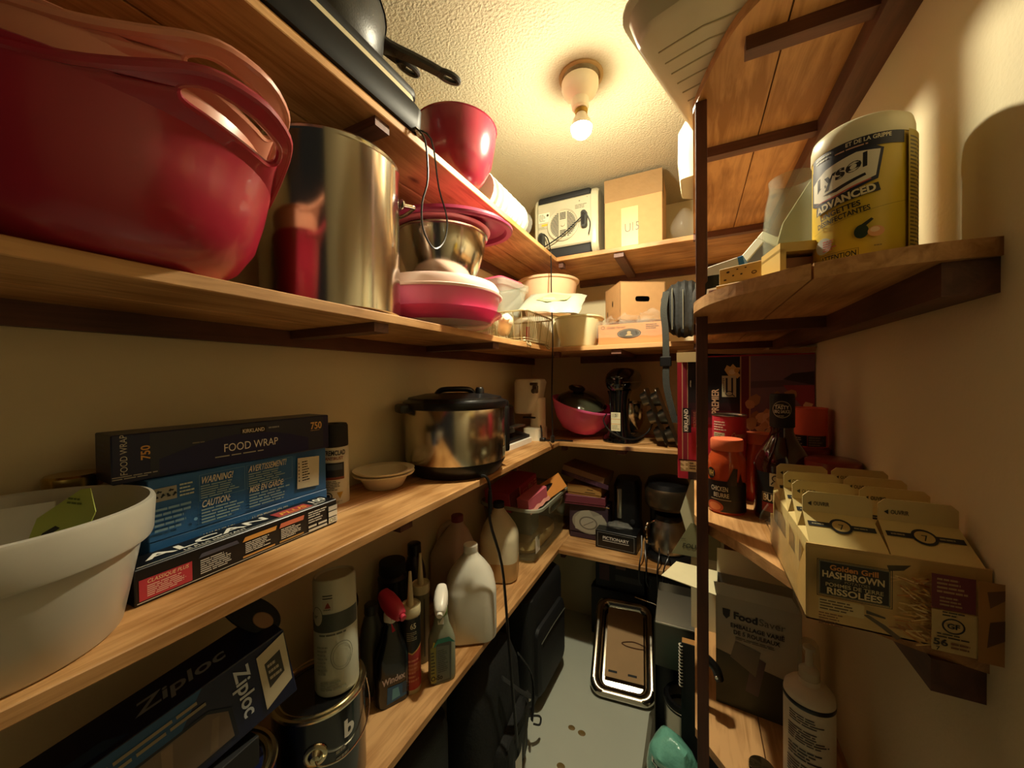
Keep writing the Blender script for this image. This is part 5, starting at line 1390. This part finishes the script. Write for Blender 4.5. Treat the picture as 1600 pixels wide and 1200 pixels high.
spray('green spray bottle of garden cleaner with a white trigger', -.600, .775, 48, M('greenish_bottle', '8b9078', .3), WHT, WHT,
    [('p', [(.012, .004), (.054, .004), (.056, .105), (.046, .118), (.018, .118)], '4f5650'), ('p', [(.016, .008), (.050, .010), (.050, .096), (.018, .100)], '6c746a'), ('p', [(.002, .088), (.02, .118), (.05, .118), (.066, .10), (.05, .106), (.02, .106)], '2f8a78'), ('p', [(.004, .09), (.014, .11), (.010, .114)], 'c8c040'), ('L', .020, .03, .046, .09, 12, '4a5048'), ('r', .002, .008, .016, .10, '8d8a3c'), ('L', .003, .03, .014, .09, 7, '3c4028'), ('t', .002, .014, .012, 'O-So', '14160f', {'b': .03, 'w': .03})], M('green_sleeve', '7a9a4a', .4, var=.9, vs=60), w=.035, d=.024, h=.178, hr=-105, hs=1.25)

# jugs
hd = M('milky_jug_plastic', 'e8e4d2', .3, trans=.06, var=.05)
def jug(label, x, y, rz, m, capm, h=.265, liquid=None, w=.148, cap=True):
    t = thing('jug', label, 'jug', (x, y, S4), rz)
    b = MB(m)
    b.loft([rrect(w - .02, w - .02, .03, 0), rrect(w - .003, w - .003, .04, .008), rrect(w, w, .042, .03), rrect(w, w, .042, h * .55), rrect(w - .004, w - .004, .045, h * .60), rrect(w * .86, w * .86, .055, h * .70), rrect(w * .62, w * .60, .04, h * .82, cx=.008), rrect(.062, .060, .028, h * .90, cx=.012), rrect(.044, .044, .0215, h * .945, cx=.012), rrect(.040, .040, .0198, h, cx=.012)])
    part('jug_body', b, t)
    hb = MB(m).tube([(-.060, 0, h * .60), (-.066, 0, h * .70), (-.055, 0, h * .82), (-.028, 0, h * .91), (-.004, 0, h * .945)], .0125, seg=12)
    part('handle', hb, t)
    if cap:
        part('cap', MB(capm).lathe([(.0215, h - .008), (.022, h - .006), (.022, h + .012), (.020, h + .014), (0, h + .014)], seg=28), t, (.012, 0, 0))
    if liquid:
        lb = MB(liquid)
        lb.loft([rrect(w + .0008, w + .0008, .0425, .012), rrect(w + .0008, w + .0008, .0425, h * .27)])
        part('liquid_level', lb, t)
    return t
jug('milky white vinegar jug nearest the front of the shelf', -.628, .962, -55, hd, WHT, .262, w=.152)
jug('milky jug with a red screw cap by the wall', -.775, 1.085, 0, M('milky_pink_jug', 'c4ae9a', .3, trans=.06), M('wine_cap', '7a2f3c', .4), .285)
jug('tan jug with a black cap beside the clear bin', -.700, 1.285, -70, M('tan_jug_plastic', 'd8cca8', .3, trans=.06), BLKM, .285, M('amber_liquid', 'b8925c', .3, var=.05))

# clear bin with boxes
t = thing('plastic_bin', 'clear plastic bin filled with cartons at the corner', 'bin', (-.712, 1.605, S4), 90)
binm = M('clear_bin_plastic', 'cdd0ba', .15, clear=.86)
b = MB(binm)
b.loft([rrect(.38, .20, .03, 0), rrect(.40, .22, .04, .01), rrect(.455, .275, .05, .228), rrect(.47, .292, .055, .231), rrect(.472, .294, .055, .245), rrect(.455, .277, .05, .243), rrect(.44, .262, .045, .228), rrect(.392, .214, .038, .012)])
part('bin_body', b, t)
part('rim_band', MB(M('bin_rim_green', 'b4b8a2', .2, clear=.3)).loft([rrect(.470, .292, .055, .230), rrect(.476, .298, .056, .233), rrect(.476, .298, .056, .244), rrect(.468, .290, .055, .2465)], cap0=False, cap1=False), t)
hp = MB(M('bin_rim_green', 'b4b8a2', .2, clear=.3))
hp.tube([(-.075, -.133, .187), (-.085, -.138, .212), (-.06, -.140, .219), (.06, -.140, .219), (.085, -.138, .212), (.075, -.133, .187), (.04, -.129, .177), (-.04, -.129, .177)], .0035, seg=6, closed=True)
part('hand_grip', hp, t)
ep = MB(M('bin_rim_green', 'b4b8a2', .2, clear=.3))
part('bin_sticker', MB(WHT).box(-.195, -.150, -.1165, -.1155, .05, .12), t)
tanb = M('tan_contents', 'd0b478', .7)
solo('tan_sack', 'tan sack seen at the bottom of the clear bin', 'sack', MB(tanb).loft([rrect(.16, .30, .05, 0), rrect(.18, .33, .06, .02), rrect(.17, .32, .06, .055), rrect(.12, .26, .05, .07)]).crumple(.008, 18, 7), (-.712, 1.605, S4 + .014))
solo('grey_carton', 'grey green carton standing in the clear bin', 'carton', MB(M('grey_green_card', '8a8c78', .6)).box(-.07, .07, -.05, .05, 0, .10, bev=.002), (-.72, 1.53, S4 + .088), 4)
rb = M('wine_red_carton', 'b03a4c', .4)
t = thing('red_carton', 'wine red carton with a tan stripe lying on top of the bin', 'carton', (-.745, 1.50, S4 + .236), 84, 0, -9)
w_, d_, h_ = .24, .13, .085
part('carton', MB(rb).box(-w_ / 2, w_ / 2, -d_ / 2, d_ / 2, 0, h_, bev=.002), t)
prt(t, 'front_print', front(w_, d_), [('r', .0, .0, .08, h_, '6d2a34'), ('f', .015, .012, .06, .06, .002, '7d5a3c'), ('r', .082, .004, .086, h_ - .004, 'e0b474'), ('f', .11, .02, .145, .055, .002, 'e8a888'), ('p', [(.12, .03), (.135, .034), (.13, .046)], 'd89a7a'), ('f', .158, .028, .20, .065, .002, 'e8a888'), ('L', .162, .034, .196, .06, 3, 'e8b898'), ('L', .21, .03, .236, .07, 3, 'e8a888')])
t = thing('pink_carton', 'open rosy carton at the front edge of the bin', 'carton', (-.632, 1.47, S4 + .242), 80, 0, -10)
part('carton', MB(M('rosy_carton', 'cc6470', .5)).box(-.075, .075, -.03, .03, 0, .05, bev=.0015), t)
part('torn_edge', MB(M('torn_edge_card', 'c98a78', .7)).sheet(lambda u, v: (-.08 + .16 * u, -.031 - .01 * v, .004 - .012 * v + .003 * math.sin(19 * u)), 16, 3), t)
solo('orange_folder', 'orange paper folder sticking out of the bin', 'folder', MB(M('orange_paper', 'd0883c', .7)).box(-.10, .10, -.0015, .0015, 0, .075), (-.578, 1.60, S4 + .246), 74, -35, -10)
t = thing('spiral_booklet', 'spiral bound booklet standing at the bin rim', 'booklet', (-.597, 1.62, S4 + .236), 80, -8)
part('pages', MB(WHT).box(-.05, .05, -.004, .004, 0, .05), t)
part('cover', MB(M('dark_cover', '22262a', .5)).box(-.05, .05, -.0065, -.0045, 0, .05), t)
part('binding', MB(BLK).lathe([(.006, -.05), (.006, .05)], seg=12, T=TR((0, 0, .052), ry=90)), t)

# ================================================================ lowest shelf, back
def gbox(label, x, y, z, w, d, h, m, rz=0, rx=0, ry=0, pr=None, nm='board_game_box'):
    t = thing(nm, label, 'box', (x, y, z), rz, rx, ry)
    part('box_lid', MB(m).box(-w / 2, w / 2, -d / 2, d / 2, h * .18, h, bev=.002), t)
    part('box_base', MB(m).box(-w / 2 + .003, w / 2 - .003, -d / 2 + .003, d / 2 - .003, 0, h * .18), t)
    if pr:
        prt(t, 'front_print', front(w, d), pr)
    return t
gbox('dark flat box with a white wheel picture standing behind the bin', -.462, 1.80, S4, .19, .10, .17, M('plum_box', '3a2a34', .4), 0, 0, 0,
    [('r', .004, .165, .196, .169, 'b08a4e'), ('e', .10, .085, .085, .058, '8f8a7a'), ('p', [(.03, .10), (.06, .135), (.10, .145), (.12, .115), (.16, .13), (.185, .09), (.15, .08), (.19, .05), (.12, .03), (.03, .045)], 'a49f8c'), ('e', .095, .080, .045, .032, '6d685c'), ('e', .095, .080, .038, .026, 'a8a290'), ('p', [(.07, .066), (.12, .094), (.122, .091), (.072, .063)], '6d685c'), ('r', .004, .004, .196, .026, '3c2a34')], nm='game_box')
gbox('dark red game box lying on the wheel box', -.480, 1.80, S4 + .1705, .20, .14, .045, M('maroon_box', '6a2c38', .5), 4, nm='game_box')
gbox('small tan carton beside the dark red game box', -.420, 1.73, S4 + .1705, .10, .05, .050, M('tan_carton', 'a8793c', .6), -4, pr=[('r', .03, .030, .06, .034, '2a1c10'), ('r', .04, .014, .08, .018, '2a1c10')], nm='small_box') if False else None
gbox('tan boxed game with dark lettering, middle of the corner stack', -.475, 1.80, S4 + .216, .17, .13, .048, M('tan_game_box', 'a0763c', .55), -3, pr=[('r', .10, .030, .13, .033, '241a10'), ('r', .09, .016, .14, .019, '241a10')], nm='game_box')
gbox('brown game box with violet lettering tilted on top of the stack', -.480, 1.80, S4 + .290, .215, .15, .050, M('brown_game_box', '86684c', .5), -6, 0, 11, pr=[('r', .0, .0, .24, .022, '43283a'), ('t', .07, .004, .014, 'SEQUENCE', '5d3a52', {'w': .12, 'b': .02})], nm='game_box')
t = thing('coffee_grinder', 'tall black appliance with a silver strip behind the small black box', 'appliance', (-.288, 1.84, S4))
b = MB(BLK)
b.loft([rrect(.13, .14, .03, 0), rrect(.13, .14, .03, .04), rrect(.115, .13, .03, .10), rrect(.12, .13, .03, .27), rrect(.10, .11, .03, .30)])
part('body', b, t)
part('silver_strip', MB(STEEL2).box(-.040, -.018, -.072, -.060, .12, .26, bev=.004, seg=2), t)
part('dial', MB(BLKM).lathe([(.012, 0), (.011, .006), (0, .007)], seg=18, T=TR((.03, -.065, .11), rx=90)), t)
solo('crumpled_film', 'crumpled clear wrap on top of the small black box', 'wrap', MB(FILM).sphere((0, 0, .012), .04, seg=14, rings=8, sc=(1.6, .6, .4)).crumple(.012, 40, 4), (-.315, 1.745, S4 + .082))
t = thing('word_game_box', 'small black game box with white framed lettering on the lowest back shelf', 'box', (-.318, 1.735, S4), -3)
w_, d_, h_ = .185, .10, .082
part('carton', MB(BLK).box(-w_ / 2, w_ / 2, -d_ / 2, d_ / 2, 0, h_, bev=.0015), t)
prt(t, 'front_print', front(w_, d_), [('f', .010, .008, w_ - .010, h_ - .008, .0012, '9a9a94'), ('t', .034, .044, .014, 'PICTIONARY', 'd0cdc4', {'w': .118, 'b': .02}), ('r', .034, .036, .152, .039, 'b9b6ae')])

t = thing('coffee_maker', 'steel and black drip coffee maker on the lowest back shelf', 'coffee maker', (-.105, 1.765, S4), 6)
part('base_plate', MB(BLK).loft([rrect(.19, .24, .07, 0), rrect(.195, .245, .07, .012), rrect(.185, .23, .065, .026)]), t)
part('tower', MB(BLK).loft([rrect(.15, .08, .02, .02, cy=.075), rrect(.15, .08, .02, .26, cy=.075)]), t)
part('brew_head', MB(M('bronze_steel', '6a5c48', .3, .9)).loft([rrect(.17, .20, .075, .215), rrect(.19, .235, .085, .232), rrect(.195, .24, .088, .29), rrect(.18, .225, .085, .305)]), t)
part('head_top', MB(BLK).loft([rrect(.18, .225, .085, .3052), rrect(.165, .21, .08, .325), rrect(.12, .16, .06, .335)]), t)
part('carafe', MB(STEEL2).lathe([(.0, .027), (.066, .027), (.072, .032), (.074, .08), (.064, .15), (.054, .165), (.054, .172), (0, .172)], seg=44), t, (0, -.03, 0))
cr = MB(BLK)
cr.lathe([(.056, .165), (.058, .170), (.056, .188), (.03, .196), (0, .197)], seg=36)
part('carafe_lid', cr, t, (0, -.03, 0))
part('carafe_handle', MB(CHROME).tube([(-.058, -.045, .155), (-.085, -.075, .150), (-.092, -.082, .12), (-.088, -.08, .07), (-.072, -.05, .05)], .0055, seg=8), t)
for k, (x0, dx) in enumerate(((-.205, 0), (-.190, .012), (-.135, .0), (-.10, -.012))):
    solo('hanging_cord', ('black appliance cord looped over the shelf edge, leftmost of four', 'second black appliance cord looped over the shelf edge', 'third black appliance cord hanging straight below the carafe', 'black appliance cord hanging right of the others below the carafe')[k], 'cord',
        MB(BLK).tube([(x0, 1.66, S4 + .10 - .02 * k), (x0 + .005, 1.615, S4 + .05), (x0 + dx, 1.582, S4 + .006), (x0 + dx, 1.578, S4 - .05), (x0 + dx + .012, 1.58, S4 - .075 - (.12 if k == 2 else 0)), (x0 + dx + .018, 1.578, S4 - .04)], .0028, seg=6))

# ================================================================ lowest shelf, right
pap = M('cream_paper', 'd3cda8', .7)
t = thing('leaflet', 'folded cream paper leaflet leaning behind the wooden post', 'leaflet', (.020, 1.27, S4), 0)
b = MB(pap)
b.prism([(-.030, 0), (.06, 0), (.06, .475), (-.026, .475), (-.060, .36), (-.030, .25)], -.003, 0, T=TR(rx=90))
part('page', b, t)
part('fold', MB(M('olive_paper', '8d8a62', .7)).prism([(-.085, .225), (.05, .225), (.05, .33), (-.030, .33)], .004, .006, T=TR(rx=90)), t)
prt(t, 'lettering', flat((-.06, -.0065, .24), (1, 0, 0), (0, 0, 1)), [('t', .005, .01, .014, 'FOUR', '3c3a2a', {'sh': .2, 'b': .02, 'w': .05}), ('L', .0, .035, .02, .04, 1, '5d5a42')])
wc_ = M('grey_white_carton', 'b8b6a4', .5, var=.08)
t = thing('bag_roll_carton', 'open pale carton of vacuum bag rolls with raised flaps', 'carton', (.132, 1.055, S4), -4)
w_, d_, h_ = .165, .115, .262
b = MB(wc_)
b.box(-w_ / 2, w_ / 2, -d_ / 2, -d_ / 2 + .002, 0, h_)
b.box(-w_ / 2, w_ / 2, d_ / 2 - .002, d_ / 2, 0, h_)
b.box(-w_ / 2, -w_ / 2 + .002, -d_ / 2, d_ / 2, 0, h_)
b.box(w_ / 2 - .002, w_ / 2, -d_ / 2, d_ / 2, 0, h_)
b.box(-w_ / 2, w_ / 2, -d_ / 2, d_ / 2, 0, .002)
part('carton', b, t)
part('front_flap', MB(wc_).prism([(-w_ / 2, 0), (w_ / 2, 0), (w_ / 2 - .02, .040), (-w_ / 2 - .004, .036)], -.001, .001, T=TR((0, -d_ / 2, h_), rx=108)), t)
part('side_flap', MB(M('pale_inside_card', 'd8cfa8', .7)).prism([(0, -d_ / 2 - .01), (0, d_ / 2), (-.100, d_ / 2 - .010), (-.125, -d_ / 2 + .004)], -.001, .001, T=TR((-w_ / 2 + .001, 0, h_), ry=4)), t, label='pale flap folded out flat')
part('rear_flap', MB(M('pale_inside_card', 'd8cfa8', .7)).prism([(-w_ / 2, 0), (w_ / 2, 0), (w_ / 2, .06), (-w_ / 2, .06)], -.001, .001, T=TR((0, d_ / 2, h_), rx=60)), t)
prt(t, 'front_print', front(w_, d_), [('p', [(.0, .0), (.165, .0), (.165, .10), (.07, .115), (.0, .13)], '3f4438'), ('p', [(.06, .05), (.085, .045), (.10, .13), (.075, .14)], '5d5358'), ('p', [(.03, .12), (.08, .09), (.09, .15), (.04, .16)], '77756a'), ('p', [(.014, .232), (.030, .232), (.029, .216), (.022, .208), (.015, .216)], '23241f'), ('t', .036, .213, .016, 'Food', '1d1e1b', {'b': .04, 'w': .048}), ('t', .086, .213, .016, 'Saver', '66655a', {'w': .050}), ('t', .030, .192, .0095, 'EMBALLAGE VARI\u00c9', '2c2c28', {'w': .104, 'b': .03}), ('t', .036, .177, .0095, 'DE 5 ROULEAUX', '2c2c28', {'w': .090, 'b': .03}), ('L', .04, .164, .13, .172, 2, '5d5b50')])
t = thing('filter_bottle', 'white bottle with clear pump cap and printed back label', 'bottle', (.186, .830, S4), 0)
wm = M('offwhite_bottle', 'e4dac2', .4)
part('bottle_body', MB(wm).lathe([(0, .003), (.034, .003), (.037, 0), (.038, .006), (.038, .205), (.0365, .214), (.030, .222), (.016, .226), (.0155, .236), (0, .236)], seg=48), t)
part('black_band', MB(BLK).lathe([(.0383, .196), (.0386, .197), (.0386, .203), (.0383, .204)], seg=48, closed=False), t)
part('pump_stem', MB(wm).lathe([(.015, .234), (.015, .250), (.006, .258), (.005, .285), (.009, .287), (.009, .292), (0, .293)], seg=24), t)
part('clear_cap', MB(M('clear_cap_plastic', 'd8d2ba', .15, clear=.82)).lathe([(.0165, .236), (.0168, .262), (.0145, .296), (.010, .303), (0, .305)], seg=28, closed=False), t)
prt(t, 'back_label', wrap(.038, -103, 0), [('L', -.030, .168, .030, .186, 4, '3c362c'), ('L', -.032, .135, .032, .162, 6, '3c362c'), ('L', -.032, .105, .020, .128, 4, '3c362c'), ('L', -.034, .07, .030, .1, 6, '3c362c'), ('L', -.034, .03, .02, .06, 6, '3c362c')])
t = thing('bracket', 'black curved plastic handle standing left of the pale carton', 'handle', (.030, .972, S4), 0)
part('strap_body', MB(BLK).tube([(-.012, 0, .002), (-.014, 0, .12), (-.008, 0, .20), (-.014, 0, .25)], .010, seg=10, flat=(1, .5)), t)
part('grip', MB(BLK).tube([(-.010, -.012, .13), (.012, -.018, .115), (.020, -.018, .09)], .010, seg=10), t)
part('rivet', MB(CHROME).lathe([(.004, 0), (.003, .002), (0, .002)], seg=12, T=TR((-.013, -.006, .245), rx=90)), t)
part('rivet', MB(CHROME).lathe([(.004, 0), (.003, .002), (0, .002)], seg=12, T=TR((.014, -.029, .10), rx=90)), t)
solo('metal_tin', 'small shiny tin lid beside the white bottle', 'tin', MB(CHROME).lathe([(0, 0), (.022, 0), (.023, .002), (.023, .03), (.021, .033), (0, .034)], seg=28), (.115, .835, S4))
# ================================================================ floor
lug = M('black_luggage_fabric', '111213', .65, bump=.3, bs=300, var=.3)
def luggage(label, x, y, rz, w, d, h):
    t = thing('suitcase', label, 'suitcase', (x, y, 0), rz)
    b = MB(lug)
    b.loft([[(p[0], p[1], .03 + z) for p in rrect(w - i, d - i, .04, 0)] for z, i in ((0, .03), (.012, .008), (.03, 0), (h - .08, 0), (h - .05, .01), (h - .035, .04))])
    part('body', b, t)
    part('front_pocket', MB(lug).loft([[(p[0], -d / 2 - y_, h * .42 + p[1]) for p in rrect(w * .80 - i, h * .58 - i, .03, 0)] for y_, i in ((-.002, 0), (.012, .006), (.022, .03))]), t)
    part('zip', MB(M('bag_zip', '5c5c50', .4)).tube([(-w * .36, -d / 2 - .024, h * .60), (0, -d / 2 - .025, h * .615), (w * .36, -d / 2 - .024, h * .60)], .002, seg=6), t)
    part('handle', MB(BLK).tube([(-.06, 0, h - .037), (-.055, 0, h - .012), (.055, 0, h - .012), (.06, 0, h - .037)], .008, seg=8), t)
    for sx in (-1, 1):
        for sy in (-1, 1):
            cx_, cy_ = sx * (w / 2 - .03), sy * (d / 2 - .03)
            c = part('caster', MB(BLK).lathe([(.010, -.011), (.020, -.010), (.021, 0), (.020, .010), (.010, .011)], seg=20, T=TR((cx_, cy_, .021), rx=90)), t)
            part('fork', MB(BLKM).box(cx_ - .008, cx_ + .008, cy_ - .014, cy_ + .014, .024, .04, bev=.003), c)
    return t
luggage('black wheeled suitcase on the floor under the left shelf corner', -.655, 1.45, 88, .36, .20, .47)
luggage('added black suitcase filling the dark under the near end of the left shelf', -.70, .60, 90, .42, .22, .44)  # added case, put in to fill the dark below the shelf
t = thing('backpack', 'black backpack with white tags slumped on the floor', 'backpack', (-.645, 1.035, 0), 94)
b = MB(fab)
b.loft([[(p[0], p[1] - .02 * math.sin(3 * z), z * .46) for p in rrect(.30 * s, .19 * s, .07 * s, 0)] for z, s in ((0, .86), (.03, 1), (.25, 1.06), (.5, 1.0), (.75, .90), (.9, .72), (1, .36))])
part('body', b.crumple(.018, 9, 3), t)
b = MB(fab)
b.loft([[(p[0], -.10 - y_, .13 + p[1]) for p in rrect(.24 - i, .20 - i, .05, 0)] for y_, i in ((-.03, 0), (.015, .004), (.035, .03), (.042, .08))])
part('front_pocket', b.crumple(.010, 14, 8), t)
b = MB(M('black_webbing', '232421', .7, bump=.4, bs=300))
b.tube([(-.06, -.11, .40), (-.02, -.155, .34), (.03, -.16, .29), (.08, -.145, .25)], .012, seg=8, flat=(1, .3))
part('shoulder_strap', b, t)
b = MB(M('black_webbing', '232421', .7, bump=.4, bs=300))
b.tube([(.10, -.10, .36), (.13, -.135, .28), (.14, -.14, .19), (.12, -.14, .12)], .010, seg=8, flat=(1, .3))
part('shoulder_strap', b, t)
b = MB(M('black_webbing', '232421', .7, bump=.4, bs=300))
b.tube([(.13, -.12, .12), (.155, -.15, .11), (.175, -.155, .085), (.16, -.155, .075), (.14, -.14, .09)], .0035, seg=6)
part('pull_cord', b, t)
part('white_tag', MB(WHT).sheet(lambda u, v: (-.112 + .050 * u, -.172 - .006 * math.sin(3 * u), .150 + .065 * v + .01 * u), 6, 4), t, label='white care tag')
part('small_tag', MB(WHT).sheet(lambda u, v: (.065 + .03 * u, -.15 - .004 * math.sin(5 * u), .235 + .012 * v - .01 * u), 5, 2), t, label='small white tag')
part('zip', MB(M('bag_zip', '5c5c50', .4)).tube([(.0, -.155, .11), (.02, -.155, .17), (.035, -.15, .22)], .0022, seg=6), t)

# steel tray leaning at the back
t = thing('serving_pan', 'rounded steel pan with a cardboard sheet leaning under the back shelf', 'pan', (-.265, 1.50, .012), 7, -58)
w_, h_ = .262, .40
b = MB(M('polished_pan_steel', 'b8b0a0', .16, 1.0, var=.1))
rg = []
for i, z in ((.0, 0), (.002, .012), (.010, .020), (.020, .021), (.030, .016), (.040, .008), (.044, -.004), (.048, -.02)):
    rg.append([(p[0], z * -1, p[1] + h_ / 2) for p in rrect(w_ - 2 * i, h_ - 2 * i, max(.02, .05 - i * .5), 0, 12)])
b.loft(rg, cap0=False, cap1=True)
part('pan_body', b, t)
t2 = thing('cardboard_sheet', 'plain cardboard sheet with a loop of brown string inside the steel pan', 'cardboard', (-.262, 1.512, .020), 7, -58)
part('sheet', MB(M('tan_card_sheet', 'b08d62', .8, var=.05)).box(-.078, .080, -.002, .001, .060, .345), t2)
st_ = MB(M('brown_string', '5d3a22', .7))
st_.tube([(.080, -.004, .205), (.04, -.004, .212), (.005, -.004, .206), (-.012, -.004, .198), (.01, -.004, .190), (.05, -.004, .188), (.080, -.004, .190)], .0022, seg=6)
part('string_loop', st_, t2)
for x in (-.045, .035):
    part('notch', MB(BLKM).box(x - .018, x + .018, -.0032, -.0022, .078, .086), t2)

# dark cartons in the shadow under the back shelf
def dbox(label, x, y, w, d, h, m, z=0, rz=0, pr=None):
    t = thing('storage_carton', label, 'carton', (x, y, z), rz)
    part('carton', MB(m).box(-w / 2, w / 2, -d / 2, d / 2, 0, h, bev=.002), t)
    part('lid_flap', MB(m).box(-w / 2 - .001, w / 2 + .001, -d / 2 - .001, 0, h, h + .003), t)
    if pr:
        prt(t, 'front_print', front(w, d), pr)
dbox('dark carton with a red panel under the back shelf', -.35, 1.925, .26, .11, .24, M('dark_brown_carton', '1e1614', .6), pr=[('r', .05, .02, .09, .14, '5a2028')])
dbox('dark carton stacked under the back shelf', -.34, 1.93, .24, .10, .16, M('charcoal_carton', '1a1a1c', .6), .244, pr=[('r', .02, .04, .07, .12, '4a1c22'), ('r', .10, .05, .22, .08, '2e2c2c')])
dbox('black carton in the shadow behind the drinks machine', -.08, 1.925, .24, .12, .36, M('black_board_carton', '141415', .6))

# drinks machine on the floor behind the post
t = thing('coffee_machine', 'black and steel coffee machine standing on the floor behind the post', 'coffee machine', (-.035, 1.38, 0), 0)
part('base_tray', MB(M('dark_steel', '837e6c', .35, .8)).loft([rrect(.245, .26, .02, 0), rrect(.25, .265, .02, .012), rrect(.215, .235, .015, .045)]), t)
part('back_column', MB(BLK).box(-.095, .12, .02, .12, .045, .46, bev=.004), t)
part('side_panel', MB(M('side_panel_steel', '4a473c', .28, .9)).box(-.0905, -.0865, -.05, .12, .03, .484, bev=.001), t)
hs = MB(M('gunmetal_steel', '56534a', .32, .85, var=.1))
hs.add([(-.086, -.05, .335), (.115, -.05, .335), (.115, .12, .335), (-.086, .12, .335), (-.086, -.05, .485), (.115, -.05, .485), (.115, .06, .535), (-.086, .06, .535), (.115, .12, .535), (-.086, .12, .535)], [(3, 2, 1, 0), (0, 1, 5, 4), (4, 5, 6, 7), (7, 6, 8, 9), (2, 3, 9, 8), (1, 2, 8, 6, 5), (0, 4, 7, 9, 3)])
part('brew_housing', hs, t)
part('front_edge', MB(STEEL2).box(-.0865, .1155, -.052, -.048, .481, .487, bev=.001), t)
part('drip_cup', MB(STEEL2).lathe([(.0, .05), (.055, .05), (.060, .055), (.064, .245), (.066, .250), (.062, .250), (.057, .06), (0, .058)], seg=36, closed=False), t, (.005, -.055, 0))
part('cup_collar', MB(BLK).lathe([(.0595, .20), (.066, .252), (.060, .262), (.05, .262)], seg=36, closed=False), t, (.005, -.055, .004))
t = thing('teal_bag', 'crumpled teal plastic bag with dark lettering by the post', 'bag', (-.058, 1.125, 0), 0)
tb = MB(M('teal_bag_film', '74b8a4', .22, var=.3, vs=20, bump=.9, bs=40))
tb.loft([[(p[0], p[1], z) for p in rrect(.13 * s, .12 * s, .045 * s, 0)] for z, s in ((0, .8), (.02, 1), (.12, 1.05), (.19, 1.0), (.225, .96), (.255, .85), (.275, .70), (.288, .45), (.296, .15))])
part('bag_body', tb.crumple(.018, 16, 5), t)
bag_tree = BVHTree.FromPolygons([Vector(p) for p in tb.v], tb.f)
def on_bag(u, v, h):
    hit, n, _, _ = bag_tree.ray_cast(Vector((-.052 + u, -1, .170 + v)), Vector((0, 1, 0)))
    return (hit if hit else Vector((-.052 + u, -.03, .170 + v))) + Vector((0, -1, 0)) * h
on_bag.curved = True
prt(t, 'lettering', on_bag, [('p', [(-.004, .042), (.066, .036), (.068, .084), (-.002, .088)], '9ccab8'), ('t', .003, .047, .034, 'To', 'e4ead8', {'b': .07, 'w': .060}), ('t', .004, .048, .032, 'To', '15181c', {'b': .02, 'w': .056}), ('L', .015, .024, .06, .038, 2, '1c2a28')], h0=.003, dh=.0004)
t = thing('spiral_notebook', 'black comb bound notebook standing behind the wooden post', 'notebook', (.015, 1.20, 0), 0)
part('pages', MB(M('tan_wood_stand_in', 'a8783f', .7)).box(-.05, .075, .0, .03, .0, .52), t)  # page block added in tan, standing in for a strip of brown wood
part('cover', MB(BLKM).box(-.052, .076, -.004, -.001, .0, .525), t)
cmb = MB(BLK)
for k in range(13):
    cmb.tube([(-.048, -.006, .395 + k * .010), (-.054, -.010, .397 + k * .010), (-.058, .0, .397 + k * .010), (-.052, .006, .395 + k * .010)], .0016, WHT, seg=5, smooth=2)
part('comb_binding', cmb, t, kind='stuff')
solo('skewer', 'thin shiny metal rod sticking out beside the coffee machine', 'rod', MB(CHROME).tube([(-.225, 1.60, .395), (-.15, 1.58, .398), (-.09, 1.56, .392)], .0016, seg=6, smooth=0))
